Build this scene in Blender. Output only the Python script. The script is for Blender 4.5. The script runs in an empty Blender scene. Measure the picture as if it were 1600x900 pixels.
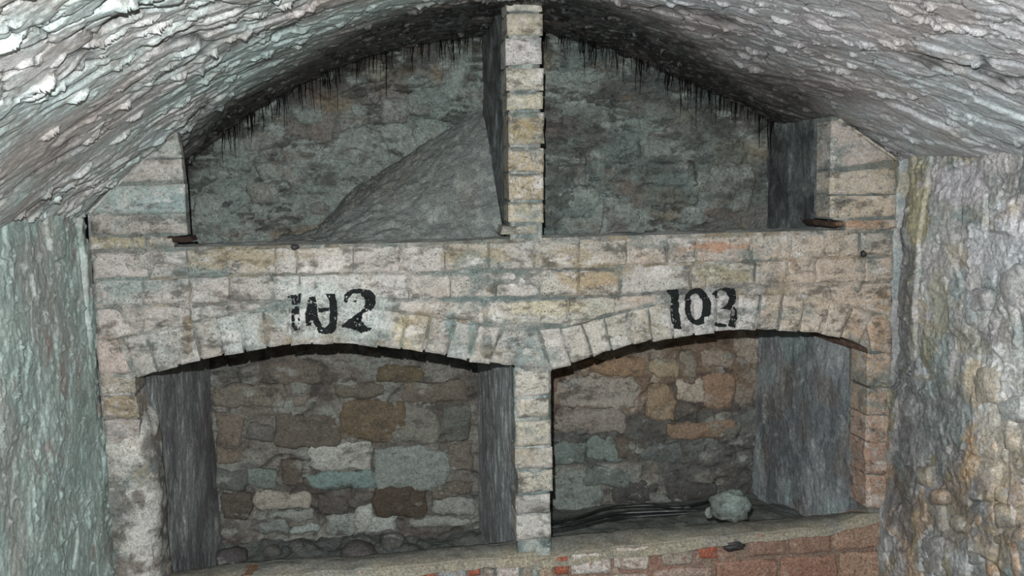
import bpy, bmesh, math, random
import numpy as np
from mathutils import Vector, Matrix
from mathutils.bvhtree import BVHTree

# ------------------------------------------------------------------ camera
FPX = 1280.0
CAM = np.array([0.0, -2.3, 1.6])
ey = np.array([(590 - 800) / FPX, (280 - 450) / FPX, 1.0]); ey /= np.linalg.norm(ey)
ex = np.array([(8800 - 800) / FPX, (152 - 450) / FPX, 1.0]); ex -= ey * ex.dot(ey); ex /= np.linalg.norm(ex)
ez = np.cross(ex, ey)
if ez[1] > 0: ez = -ez                       # camera y points down, so world up has a negative y
RW = np.stack([ex, ey, ez])                  # cam vector -> world: RW @ v
scene = bpy.context.scene
cam_data = bpy.data.cameras.new('camera'); cam = bpy.data.objects.new('camera', cam_data)
scene.collection.objects.link(cam); scene.camera = cam
cam_data.sensor_fit = 'HORIZONTAL'; cam_data.sensor_width = 36.0
cam_data.lens = 36.0 * FPX / 1600.0; cam_data.clip_start = 0.02
r_, d_, f_ = RW @ np.array([1, 0, 0.]), RW @ np.array([0, 1, 0.]), RW @ np.array([0, 0, 1.])
m4 = Matrix.Identity(4)
for i in range(3):
    m4[i][0] = r_[i]; m4[i][1] = -d_[i]; m4[i][2] = -f_[i]; m4[i][3] = CAM[i]
cam.matrix_world = m4

# ------------------------------------------------------------------ light
world = bpy.data.worlds.new('cellar_dark'); scene.world = world; world.use_nodes = True
world.node_tree.nodes['Background'].inputs[0].default_value = (0.5, 0.6, 0.62, 1)
world.node_tree.nodes['Background'].inputs[1].default_value = 0.006
scene.view_settings.view_transform = 'Standard'; scene.view_settings.look = 'None'
scene.view_settings.exposure = 0.0; scene.view_settings.gamma = 1.0
scene.view_settings.use_curve_mapping = False
scene.cycles.denoising_prefilter = 'NONE'; world.cycles.sampling_method = 'NONE'
def point_light(name, loc, power, col, size):
    l = bpy.data.lights.new(name, 'POINT'); l.energy = power; l.color = col; l.shadow_soft_size = size
    o = bpy.data.objects.new(name, l); o.location = loc; scene.collection.objects.link(o); return o
point_light('camera_flash', (-0.03, -2.28, 1.70), 480, (1.0, 1.0, 0.985), 0.005)   # flash gun on the camera
point_light('passage_lamp', (1.30, -2.3, 0.95), 11.0, (1.0, 0.56, 0.28), 0.04)      # warm bulb in the passage by the right wall

# ------------------------------------------------------------------ numeric helpers
def W(u, v, Y=0.0):
    d = RW @ np.array([(u - 800) / FPX, (v - 450) / FPX, 1.0])
    t = (Y - CAM[1]) / d[1]
    p = CAM + t * d
    return np.array([p[0], Y, p[2]])
def Wz(u, v, z):
    d = RW @ np.array([(u - 800) / FPX, (v - 450) / FPX, 1.0])
    return CAM + (z - CAM[2]) / d[2] * d
def Wx(u, v, x):
    d = RW @ np.array([(u - 800) / FPX, (v - 450) / FPX, 1.0])
    return CAM + (x - CAM[0]) / d[0] * d
def smooth(e0, e1, x):
    t = np.clip((x - e0) / (e1 - e0), 0, 1); return t * t * (3 - 2 * t)
def hsh(ix, iy, seed):
    h = (ix.astype(np.int64) * 374761393 + iy.astype(np.int64) * 668265263 + seed * 1442695041) & 0xFFFFFFFF
    h = ((h ^ (h >> 13)) * 1274126177) & 0xFFFFFFFF
    h = ((h ^ (h >> 16)) * 2246822519) & 0xFFFFFFFF
    return ((h ^ (h >> 15)) & 0xFFFFFF) / float(0xFFFFFF)
def vn(x, y, seed=0):
    ix, iy = np.floor(x), np.floor(y); fx, fy = x - ix, y - iy
    fx = fx * fx * (3 - 2 * fx); fy = fy * fy * (3 - 2 * fy)
    a = hsh(ix, iy, seed); b = hsh(ix + 1, iy, seed); c = hsh(ix, iy + 1, seed); d = hsh(ix + 1, iy + 1, seed)
    return (a + (b - a) * fx) * (1 - fy) + (c + (d - c) * fx) * fy
def fbm(x, y, seed=0, o=4, g=0.5):
    s = 0; a = 1.0; t = 0
    for k in range(o):
        s = s + a * vn(x * 2 ** k + 17.3 * k, y * 2 ** k - 9.1 * k, seed + k); t += a; a *= g
    return s / t                              # 0..1
def ridge(x, y, seed=0, o=3):
    s = 0; a = 1.0; t = 0
    for k in range(o):
        s = s + a * (1 - np.abs(2 * vn(x * 2 ** k + 5.7 * k, y * 2 ** k + 3.3 * k, seed + k) - 1)); t += a; a *= 0.5
    return s / t
def worley(x, y, seed=0):
    """distance to nearest cell border (approx f2-f1) and random id of the nearest cell"""
    ix, iy = np.floor(x), np.floor(y)
    f1 = np.full(x.shape, 9.0); f2 = np.full(x.shape, 9.0); idn = np.zeros(x.shape)
    for dx in (-1, 0, 1):
        for dy in (-1, 0, 1):
            cx, cy = ix + dx, iy + dy
            px = cx + 0.15 + 0.7 * hsh(cx, cy, seed); py = cy + 0.15 + 0.7 * hsh(cx, cy, seed + 7)
            d = np.hypot(x - px, y - py); r = hsh(cx, cy, seed + 13)
            near = d < f1
            f2 = np.where(near, f1, np.minimum(f2, d)); idn = np.where(near, r, idn); f1 = np.where(near, d, f1)
    return f2 - f1, idn
ALB = 0.40
def lin(c):
    return tuple(ALB * ((v / 255 / 12.92) if v / 255 <= 0.04045 else ((v / 255 + 0.055) / 1.055) ** 2.4) for v in c)

def proj(P):
    q = (np.asarray(P) - CAM) @ RW; return 800 + FPX * q[..., 0] / q[..., 2], 450 + FPX * q[..., 1] / q[..., 2]
def dabs(h, a0, da, y0, dy, n, ln, wd, ht, ang, seed, side=1, ok=None):
    """lay n short smears of mortar on the height field h[y, a]; their steep side looks towards the viewer (low y)"""
    rg = np.random.RandomState(seed); ny, nx = h.shape
    for k in range(n):
        a = a0 + rg.rand() * nx * da; y = y0 + rg.rand() * ny * dy
        if ok is not None and rg.rand() > ok(a, y): continue
        L = rg.uniform(*ln) * rg.uniform(.6, 1.2); w = rg.uniform(*wd); H = rg.uniform(*ht); th = ang(a, y) + rg.normal() * .22
        c, s_ = math.cos(th), math.sin(th); R = L
        i0, i1 = int((y - R - y0) / dy), int((y + R - y0) / dy) + 1; j0, j1 = int((a - R - a0) / da), int((a + R - a0) / da) + 1
        i0, j0 = max(0, i0), max(0, j0); i1, j1 = min(ny, i1), min(nx, j1)
        if i1 - i0 < 2 or j1 - j0 < 2: continue
        Yq, Aq = np.meshgrid(y0 + dy * np.arange(i0, i1) - y, a0 + da * np.arange(j0, j1) - a, indexing='ij')
        p = (Aq * c + Yq * s_) / (L / 2); q = (-Aq * s_ + Yq * c) / w * side
        q = q + .30 * np.sin(p * 2.2 + k) + .10 * np.sin(p * 7 + k * 2)
        prof = np.where(q < 0, smooth(-.28, 0, q), np.maximum(0, 1 - q) ** 1.3) * np.sqrt(np.clip(1 - p * p, 0, 1))
        h[i0:i1, j0:j1] += H * prof
    return h
def blobs(T, P, lst, seed):
    u, v = proj(P)
    n1 = fbm(u / 26, v / 22, seed, 4) - .5; n2 = fbm(u / 8, v / 7, seed + 5, 3) - .5
    for cu, cv, ru, rv, col, al in lst:
        d = np.hypot((u - cu) / ru, (v - cv) / rv) + n1 * 1.1 + n2 * .5
        T.add(smooth(1.12, .78, d) * al, col)
    return T
# ------------------------------------------------------------------ materials
MATS = {}
def masonry(name, base, var1, var2, s1=4.0, s2=14.0, rough=0.7, spec=0.3, bump=0.35, bscale=90.0, speck=0.35, stretch=(1, 1, 1), tintcut=0.18, stains=(), pits=0.5):
    m = bpy.data.materials.new(name); m.use_nodes = True; nt = m.node_tree; N = nt.nodes; L = nt.links
    bs = N['Principled BSDF']
    geo = N.new('ShaderNodeNewGeometry'); mp = N.new('ShaderNodeMapping'); mp.inputs['Scale'].default_value = stretch
    L.new(geo.outputs['Position'], mp.inputs[0])
    def noise(sc, det, rg=0.6):
        n = N.new('ShaderNodeTexNoise'); n.inputs['Scale'].default_value = sc; n.inputs['Detail'].default_value = det
        n.inputs['Roughness'].default_value = rg; L.new(mp.outputs[0], n.inputs['Vector']); return n.outputs['Fac']
    def rng(src, a, b, c=0.0, d=1.0):
        r = N.new('ShaderNodeMapRange'); r.inputs[1].default_value = a; r.inputs[2].default_value = b
        r.inputs[3].default_value = c; r.inputs[4].default_value = d; L.new(src, r.inputs[0]); return r.outputs[0]
    def mix(f, a, b, mode='MIX'):
        x = N.new('ShaderNodeMix'); x.data_type = 'RGBA'; x.blend_type = mode
        if hasattr(f, 'links'): L.new(f, x.inputs[0])
        else: x.inputs[0].default_value = f
        for i, c in ((6, a), (7, b)):
            if hasattr(c, 'links'): L.new(c, x.inputs[i])
            else: x.inputs[i].default_value = (*c, 1)
        return x.outputs[2]
    def math_(op, a, b):
        x = N.new('ShaderNodeMath'); x.operation = op
        for i, c in ((0, a), (1, b)):
            if hasattr(c, 'links'): L.new(c, x.inputs[i])
            else: x.inputs[i].default_value = c
        return x.outputs[0]
    n1 = noise(s1, 7); n2 = noise(s2, 8, 0.65); n3 = noise(bscale, 6, 0.7); n4 = noise(s2 * 2.3, 9, 0.7)
    col = mix(rng(n1, 0.42, 0.60), lin(base), lin(var1))
    col = mix(rng(n2, 0.50, 0.68), col, lin(var2))
    # per-object and per-vertex colour of the thing itself, worn through in patches
    oi = N.new('ShaderNodeObjectInfo')
    fac = math_('MULTIPLY', oi.outputs['Alpha'], rng(n4, tintcut + 0.18, tintcut + 0.34))
    col = mix(fac, col, oi.outputs['Color'])
    at = N.new('ShaderNodeAttribute'); at.attribute_name = 'tint'
    fa = math_('MULTIPLY', at.outputs['Alpha'], rng(n4, 0.25, 0.5, 0.55, 1.0))
    col = mix(fa, col, at.outputs['Color'])
    for k, (sc_, ssc, lo, hi, am) in enumerate(stains):
        mq = N.new('ShaderNodeMapping'); mq.inputs['Location'].default_value = (3.7 * k + 1, 1.3 * k, 2.1 * k); mq.inputs['Scale'].default_value = (.7, .7, 1.3); L.new(geo.outputs['Position'], mq.inputs[0])
        nn = N.new('ShaderNodeTexNoise'); nn.inputs['Scale'].default_value = ssc; nn.inputs['Detail'].default_value = 9; nn.inputs['Roughness'].default_value = .68; L.new(mq.outputs[0], nn.inputs['Vector'])
        col = mix(rng(nn.outputs['Fac'], lo, hi, 0, am), col, lin(sc_))
    if pits > 0:
        pn = noise(210, 4, .6); pn2 = noise(12, 4, .6)
        col = mix(math_('MULTIPLY', rng(pn, .57, .63, 0, pits), rng(pn2, .40, .56)), col, lin((46, 44, 42)))
    n5 = noise(bscale * 3.3, 4, .7)
    sp = math_('MULTIPLY', rng(n3, 0.38, 0.62, 1.0 - speck, 1.0 + speck * 0.7), rng(n5, .38, .62, 1.0 - speck * .8, 1.0 + speck * .7))
    cb = N.new('ShaderNodeCombineColor'); [L.new(sp, cb.inputs[i]) for i in range(3)]
    col = mix(1.0, col, cb.outputs[0], 'MULTIPLY')
    L.new(col, bs.inputs['Base Color'])
    L.new(rng(n2, 0.3, 0.7, rough - 0.14, min(1, rough + 0.14)), bs.inputs['Roughness'])
    bs.inputs['Specular IOR Level'].default_value = spec
    bm_ = N.new('ShaderNodeBump'); bm_.inputs['Strength'].default_value = bump; bm_.inputs['Distance'].default_value = 0.006
    hsum = math_('ADD', n3, math_('MULTIPLY', n4, 1.2)); L.new(hsum, bm_.inputs['Height']); L.new(bm_.outputs[0], bs.inputs['Normal'])
    MATS[name] = m; return m

M_vault = masonry('wet_vault_plaster', (194, 194, 194), (190, 206, 206), (164, 160, 154), 5, 16, rough=0.34, spec=0.55, bump=0.35, bscale=110, speck=0.25, pits=.25, stains=[((112, 104, 98), 9, .56, .68, .6)])
M_left = masonry('algae_plaster', (160, 181, 177), (178, 195, 191), (138, 156, 152), 4, 15, rough=0.46, spec=0.5, bump=0.4, bscale=110, speck=0.25, pits=.25, stains=[((166, 162, 160), 8, .56, .66, .5)])
M_right = masonry('rough_stone_plaster', (172, 176, 174), (190, 188, 186), (140, 150, 150), 6, 17, rough=0.5, spec=0.45, bump=0.45, bscale=100, speck=0.35, pits=.3, stains=[((112, 114, 114), 7, .55, .64, .6), ((166, 154, 126), 8, .56, .64, .6)])
M_white = masonry('limewashed_brick', (192, 187, 183), (178, 181, 178), (160, 154, 148), 6, 22, rough=0.8, spec=0.2, bump=0.55, bscale=120, speck=0.24, pits=.75,
                  stains=[((112, 126, 124), 7, .53, .62, .75), ((142, 127, 98), 6, .56, .66, .5), ((84, 80, 74), 22, .54, .62, .7), ((78, 76, 70), 13, .56, .65, .75), ((214, 212, 208), 10, .55, .63, .75), ((96, 94, 90), 34, .58, .68, .6), ((208, 206, 200), 42, .60, .68, .5)])
M_mortar = masonry('limewashed_mortar', (136, 135, 129), (116, 122, 120), (100, 100, 94), 7, 24, rough=0.85, spec=0.15, bump=0.5, bscale=130, speck=0.28, pits=.7,
                   stains=[((100, 114, 112), 7, .50, .60, .75), ((132, 118, 90), 6, .56, .66, .6), ((72, 70, 66), 12, .55, .64, .7), ((186, 184, 178), 14, .54, .62, .7)])
M_lunette = masonry('sooty_rubble_plaster', (126, 136, 132), (146, 156, 151), (106, 106, 103), 5, 18, rough=0.8, spec=0.2, bump=0.7, bscale=90, speck=0.3, pits=.9, stains=[((70, 72, 70), 9, .54, .62, .75), ((160, 172, 167), 10, .56, .64, .6), ((118, 106, 96), 7, .56, .64, .6), ((66, 68, 66), 26, .56, .64, .6)])
M_niche = masonry('damp_rubble_mortar', (140, 138, 131), (156, 154, 146), (108, 105, 100), 6, 18, rough=0.8, spec=0.2, bump=0.7, bscale=90, speck=0.28, pits=.8, stains=[((84, 80, 77), 8, .53, .62, .7), ((180, 186, 180), 12, .58, .64, .6)])
M_stone = masonry('rubble_stone', (136, 132, 125), (120, 117, 110), (154, 152, 145), 7, 20, rough=0.8, spec=0.2, bump=0.7, bscale=90, speck=0.28, tintcut=0.1, pits=.8, stains=[((86, 82, 77), 10, .53, .62, .7), ((184, 190, 184), 12, .58, .64, .55)])
M_side = masonry('streaked_side_plaster', (178, 185, 187), (162, 166, 170), (198, 210, 208), 4, 12, rough=0.6, spec=0.35, bump=0.5, bscale=80, speck=0.35, stretch=(1, 1, 0.85), pits=.4, stains=[((124, 124, 130), 7, .54, .64, .6), ((206, 214, 212), 12, .57, .64, .6)])
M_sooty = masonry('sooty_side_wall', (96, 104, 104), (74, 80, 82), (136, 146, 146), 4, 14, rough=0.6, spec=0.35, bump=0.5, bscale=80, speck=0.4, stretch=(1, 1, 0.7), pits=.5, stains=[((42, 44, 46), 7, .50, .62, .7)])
M_dirt = masonry('grey_dirt', (112, 118, 116), (118, 120, 114), (104, 108, 106), 5, 26, rough=0.95, spec=0.1, bump=0.6, bscale=140, speck=0.3)
M_cap = masonry('mortar_cap', (142, 142, 134), (152, 146, 130), (122, 122, 116), 6, 20, rough=0.9, spec=0.1, bump=0.4, bscale=120, speck=0.35)
M_red = masonry('worn_red_brick', (150, 118, 104), (136, 112, 100), (176, 160, 146), 7, 24, rough=0.85, spec=0.15, bump=0.5, bscale=120, speck=0.4)
M_paint = masonry('black_paint', (22, 27, 28), (16, 20, 21), (34, 40, 40), 20, 60, rough=0.8, spec=0.12, bump=0.3, bscale=160, speck=0.3, pits=0)
M_tar = masonry('black_soot_runs', (14, 15, 16), (10, 11, 12), (22, 23, 24), 20, 60, rough=0.95, spec=0.03, bump=0.0)
M_wood = masonry('charred_wood', (66, 44, 30), (40, 28, 22), (86, 62, 42), 12, 50, rough=0.8, spec=0.2, bump=0.6, stretch=(0.4, 1, 2))
M_rubber = masonry('black_cable', (34, 36, 38), (26, 28, 30), (60, 64, 66), 20, 60, rough=0.45, spec=0.4, bump=0.2)
M_iron = masonry('black_iron', (30, 30, 32), (24, 24, 26), (60, 50, 44), 20, 60, rough=0.6, spec=0.4, bump=0.4)

# ------------------------------------------------------------------ object helpers
def link(name, me, mat, parent=None, color=None):
    o = bpy.data.objects.new(name, me); scene.collection.objects.link(o)
    if mat and not me.materials: me.materials.append(mat)
    if parent is not None: o.parent = parent
    if 'tint' not in me.color_attributes:
        at_ = me.color_attributes.new('tint', 'FLOAT_COLOR', 'POINT'); at_.data.foreach_set('color', np.zeros(len(me.vertices) * 4, np.float32))
    o.color = (*lin(color[:3]), color[3] if len(color) > 3 else 1.0) if color else (1, 1, 1, 0)
    return o
def raw(name, V, F4):
    me = bpy.data.meshes.new(name); V = np.asarray(V, np.float32); F4 = np.asarray(F4, np.int32)
    n = len(F4); k = F4.shape[1]
    me.vertices.add(len(V)); me.vertices.foreach_set('co', V.ravel())
    me.loops.add(n * k); me.loops.foreach_set('vertex_index', F4.ravel())
    me.polygons.add(n); me.polygons.foreach_set('loop_start', np.arange(0, n * k, k, dtype=np.int32))
    me.update(calc_edges=True); me.polygons.foreach_set('use_smooth', np.ones(n, bool)); return me
def gridfaces(ny, nx):
    i = np.arange((ny - 1) * (nx - 1)); r, c = i // (nx - 1), i % (nx - 1); a = r * nx + c
    return np.stack([a, a + 1, a + nx + 1, a + nx], 1)
def sheet(name, P, mat, parent=None, tint=None, keep=None, color=None):
    ny, nx = P.shape[:2]; F = gridfaces(ny, nx)
    if keep is not None: F = F[keep.ravel()]
    me = raw(name, P.reshape(-1, 3), F)
    if tint is not None:
        a = me.color_attributes.new('tint', 'FLOAT_COLOR', 'POINT'); a.data.foreach_set('color', np.asarray(tint, np.float32).reshape(-1))
    return link(name, me, mat, parent, color)
def empty(name, loc):
    o = bpy.data.objects.new(name, None); o.location = loc; o.empty_display_size = 0.05
    scene.collection.objects.link(o); return o
def tag(o, label, cat, group=None):
    o['label'] = label; o['category'] = cat
    if group: o['group'] = group
    return o
def struct(o, label):
    o['kind'] = 'structure'; o['label'] = label; return o
class Tint:
    def __init__(s, shape): s.c = np.zeros(shape + (4,))
    def add(s, mask, col):
        mask = np.clip(mask, 0, 1); c = np.array(lin(col)); a0 = s.c[..., 3]
        a = mask + a0 * (1 - mask); w = np.where(a > 1e-6, mask / np.maximum(a, 1e-6), 0)[..., None]
        s.c[..., :3] = s.c[..., :3] * (1 - w) + c * w; s.c[..., 3] = a; return s

rnd = random.Random(7)
BRICKN = [0]
BLOBS = {'lst': None}
def block(name, corners, depth, mat, parent, color=None, edge=0.007, bulge=0.0, rough=0.003, wob=0.003, rounding=0.0, res=0.011, proud=0.004, out=(0, -1, 0), sharp=3.0):
    """a rounded, uneven brick or stone: four front corners in the world (tl, tr, br, bl), body running back by depth"""
    BRICKN[0] += 1; seed = BRICKN[0] * 31
    c = [np.asarray(p, float) for p in corners]; out = np.asarray(out, float)
    w = max(np.linalg.norm(c[1] - c[0]), np.linalg.norm(c[2] - c[3])); h = max(np.linalg.norm(c[3] - c[0]), np.linalg.norm(c[2] - c[1]))
    nx = int(min(34, max(5, round(w / res)))) + 1; ny = int(min(34, max(5, round(h / res)))) + 1
    g = lambda n: 0.5 + 0.5 * np.sign(np.linspace(-1, 1, n)) * np.abs(np.linspace(-1, 1, n)) ** 0.85
    s, t = np.meshgrid(g(nx), g(ny))
    a, b = 2 * s - 1, 2 * t - 1
    if rounding > 0:
        ra, rb = a * np.sqrt(np.maximum(0, 1 - b * b / 2)), b * np.sqrt(np.maximum(0, 1 - a * a / 2))
        a = a + (ra - a) * rounding; b = b + (rb - b) * rounding
    S, T = ((a + 1) / 2)[..., None], ((b + 1) / 2)[..., None]
    P = (c[0] * (1 - S) + c[1] * S) * (1 - T) + (c[3] * (1 - S) + c[2] * S) * T
    ux = (c[1] - c[0]); ux = ux / (np.linalg.norm(ux) + 1e-9); uz = (c[0] - c[3]); uz = uz / (np.linalg.norm(uz) + 1e-9)
    q1, q2 = P @ ux, P @ uz
    P = P + ux * ((fbm(q1 * 22, q2 * 22, seed, 3) - .5) * 2 * wob)[..., None] + uz * ((fbm(q1 * 22 + 40, q2 * 22, seed + 3, 3) - .5) * 2 * wob)[..., None]
    de = np.minimum(np.minimum(s, 1 - s) * w, np.minimum(t, 1 - t) * h)
    hh = -edge * np.exp(-de * sharp / max(edge, 1e-4)) + bulge * (1 - (2 * s - 1) ** 2) * (1 - (2 * t - 1) ** 2)
    hh = hh + (fbm(q1 * 30, q2 * 30, seed + 9, 4) - .5) * 2 * rough + (fbm(q1 * 9, q2 * 9, seed + 11, 2) - .5) * 2 * rough + proud
    F = P + out * hh[..., None]
    idx = np.arange(nx * ny).reshape(ny, nx)
    ring = np.concatenate([idx[0, :-1], idx[:-1, -1], idx[-1, :0:-1], idx[:0:-1, 0]])
    back = P.reshape(-1, 3)[ring] - out * depth
    n = len(ring); o = nx * ny; k = np.arange(n); k2 = (k + 1) % n
    V = np.concatenate([F.reshape(-1, 3), F.reshape(-1, 3)[ring], back, back[:1]])
    Q = np.concatenate([gridfaces(ny, nx), np.stack([o + k, o + n + k, o + n + k2, o + k2], 1)])
    me = raw(name, V[:-1], Q)
    if BLOBS['lst'] is not None:
        T = Tint((len(V) - 1,)); blobs(T, V[:-1], BLOBS['lst'], 77)
        at_ = me.color_attributes.new('tint', 'FLOAT_COLOR', 'POINT'); at_.data.foreach_set('color', T.c.astype(np.float32).ravel())
    return link(name, me, mat, parent, color)
def pxblock(name, quad, Y, depth, mat, parent, color=None, **k):
    return block(name, [W(u, v, Y) for u, v in quad], depth, mat, parent, color, **k)
def rect(x0, y0, x1, y1): return [(x0, y0), (x1, y0), (x1, y1), (x0, y1)]
def interp(pts, x):
    p = np.array(pts, float); return np.interp(x, p[:, 0], p[:, 1])

# ================================================================== STRUCTURE
# ---- barrel vault (ceiling)
prof_px = [(128, 338), (200, 270), (275, 205), (358, 140), (480, 78), (602, 34), (720, 10), (830, 6), (930, 20), (1072, 66), (1190, 122), (1300, 178), (1403, 247)]
pp = np.array([W(u, v)[[0, 2]] for u, v in prof_px])
def catmull(p, n):
    p = np.vstack([2 * p[0] - p[1], p, 2 * p[-1] - p[-2]]); out = []
    for i in range(1, len(p) - 2):
        for t in np.linspace(0, 1, n, endpoint=False):
            a, b, c, d = p[i - 1], p[i], p[i + 1], p[i + 2]
            out.append(0.5 * (2 * b + (c - a) * t + (2 * a - 5 * b + 4 * c - d) * t * t + (3 * b - a - 3 * c + d) * t ** 3))
    out.append(p[-2]); return np.array(out)
pc = catmull(pp, 30)
for _ in range(30): pc[1:-1] = pc[1:-1] * .5 + (pc[:-2] + pc[2:]) * .25
arc = np.concatenate([[0], np.cumsum(np.hypot(*np.diff(pc, axis=0).T))]); AL = arc[-1]
def vault_pos(a, y):
    x = np.interp(a, arc, pc[:, 0]); z = np.interp(a, arc, pc[:, 1])
    e = 0.02; tx = np.interp(a + e, arc, pc[:, 0]) - np.interp(a - e, arc, pc[:, 0]); tz = np.interp(a + e, arc, pc[:, 1]) - np.interp(a - e, arc, pc[:, 1])
    l = np.hypot(tx, tz); return x, z, tz / l, -tx / l       # inward normal
XL, ZL = pc[0]; XR, ZR = pc[-1]
def slope_at(a): return float(np.interp(a + .03, arc, pc[:, 1]) - np.interp(a - .03, arc, pc[:, 1])) / .06
def lean_at(a): return 0.75 + 0.5 * float(smooth(0.25, 0.75, a / AL))
def make_vault(name, y0, y1, dy, da):
    ys = np.linspace(y0, y1, int((y1 - y0) / dy) + 1); as_ = np.linspace(0, AL, int(AL / da) + 1)
    A, Yg = np.meshgrid(as_, ys); x, z, nx_, nz_ = vault_pos(A, Yg)
    side = smooth(0.25, 0.75, A / AL)
    lean = 0.75 + 0.5 * side
    yy = Yg - lean * (z - 1.9)
    wy = yy + 0.045 * (fbm(A * 5, yy * 5, 3, 3) - .5) * 2 + .012 * (fbm(A * 22, yy * 22, 5, 2) - .5) * 2
    wa = A + 0.05 * (fbm(A * 4, yy * 6, 4, 3) - .5) * 2
    per = 0.070
    row = np.floor(wy / per); fy = wy / per - row
    off = hsh(row, row * 0 + 3, 21); L = 0.16 + 0.07 * hsh(row, row * 0 + 9, 33)
    colm = np.floor(wa / L + off); fa = wa / L + off - colm
    r1 = hsh(colm, row, 41); r3 = hsh(colm, row, 67)
    show = smooth(.42, .6, fbm(A * 2.6, Yg * 2.6, 71, 3))
    h = 0.006 * (r3 - .4) * smooth(0, .12, fy) * smooth(0, .3, 1 - fy) * smooth(0, .08, fa) * smooth(0, .08, 1 - fa) * show
    h = h + (fbm(A * 4, yy * 4, 81, 3) - .5) * 0.024
    ja = wa + .016 * (fbm(A * 26, yy * 26, 83, 3) - .5); jy = wy + .014 * (fbm(A * 26, yy * 26, 85, 3) - .5)
    wd, wid = worley(ja * 9, jy * 17, 87); h += (wid - .5) * 0.012 * smooth(0, .07, wd) * (.35 + .65 * show)
    gap = smooth(.05, .0, wd) * smooth(.5, .62, fbm(A * 4, Yg * 4, 88, 3)); h -= gap * .006
    wd, wid = worley(ja * 24, jy * 40, 89); h += (wid - .5) * 0.006 * smooth(0, .1, wd) * smooth(.40, .6, fbm(A * 5, Yg * 5, 90, 3))
    h += (fbm(A * 50, Yg * 60, 99, 3) - .5) * 0.003
    if dy < .01:
        g = lambda aa, y_: -math.atan(lean_at(aa) * slope_at(aa))
        clm = lambda aa, y_: .25 + .75 * float(smooth(.40, .58, fbm(np.array([aa * 3.2]), np.array([y_ * 3.2]), 71, 3))[0])
        dabs(h, 0, as_[1], y0, ys[1] - ys[0], 1300, (.022, .06), (.008, .018), (.005, .013), lambda aa, y_: math.atan(lean_at(aa) * slope_at(aa)), 5, 1, clm)
        dabs(h, 0, as_[1], y0, ys[1] - ys[0], 1100, (.012, .03), (.006, .012), (.002, .006), lambda aa, y_: math.atan(lean_at(aa) * slope_at(aa)), 6, 1, clm)
    crack = smooth(.045, .0, np.abs(fbm(A * 2.6, yy * 5.0, 111, 4) - .5)) * smooth(.5, .7, fbm(A * 3, Yg * 3, 117, 2))
    h -= crack * 0.010
    crack = np.maximum(crack, gap)
    P = np.stack([x + nx_ * h, Yg, z + nz_ * h], -1)
    zz = (z - 1.6)
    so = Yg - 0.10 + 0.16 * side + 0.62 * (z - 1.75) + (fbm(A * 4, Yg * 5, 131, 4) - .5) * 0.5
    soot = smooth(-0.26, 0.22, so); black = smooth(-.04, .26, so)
    T = Tint(A.shape)
    T.add(smooth(.50, .68, fbm(A * 3.3, Yg * 3.3, 141, 4)) * .7, (184, 206, 204))
    T.add(smooth(.54, .7, fbm(A * 3.7, Yg * 4.5, 151, 4)) * .5, (164, 152, 146))
    T.add(side * smooth(.52, .62, fbm(A * 6, Yg * 6, 161, 4)) * .6, (164, 150, 126))
    T.add(smooth(.25, .8, side) * .5, (196, 195, 204))
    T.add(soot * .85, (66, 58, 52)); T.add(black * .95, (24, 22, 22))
    T.add(crack * .8, (34, 36, 36))
    return P, T.c
P, Tc = make_vault('v', -1.36, 0.62, 0.0032, 0.0042)
ceiling = struct(sheet('ceiling', P, M_vault, None, Tc), 'curved brick barrel vault with wet flaking plaster, black with soot towards the back')
P, Tc = make_vault('v', -4.2, -1.359, 0.02, 0.02)
sheet('vault_bay', P, M_vault, ceiling, Tc)

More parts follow.
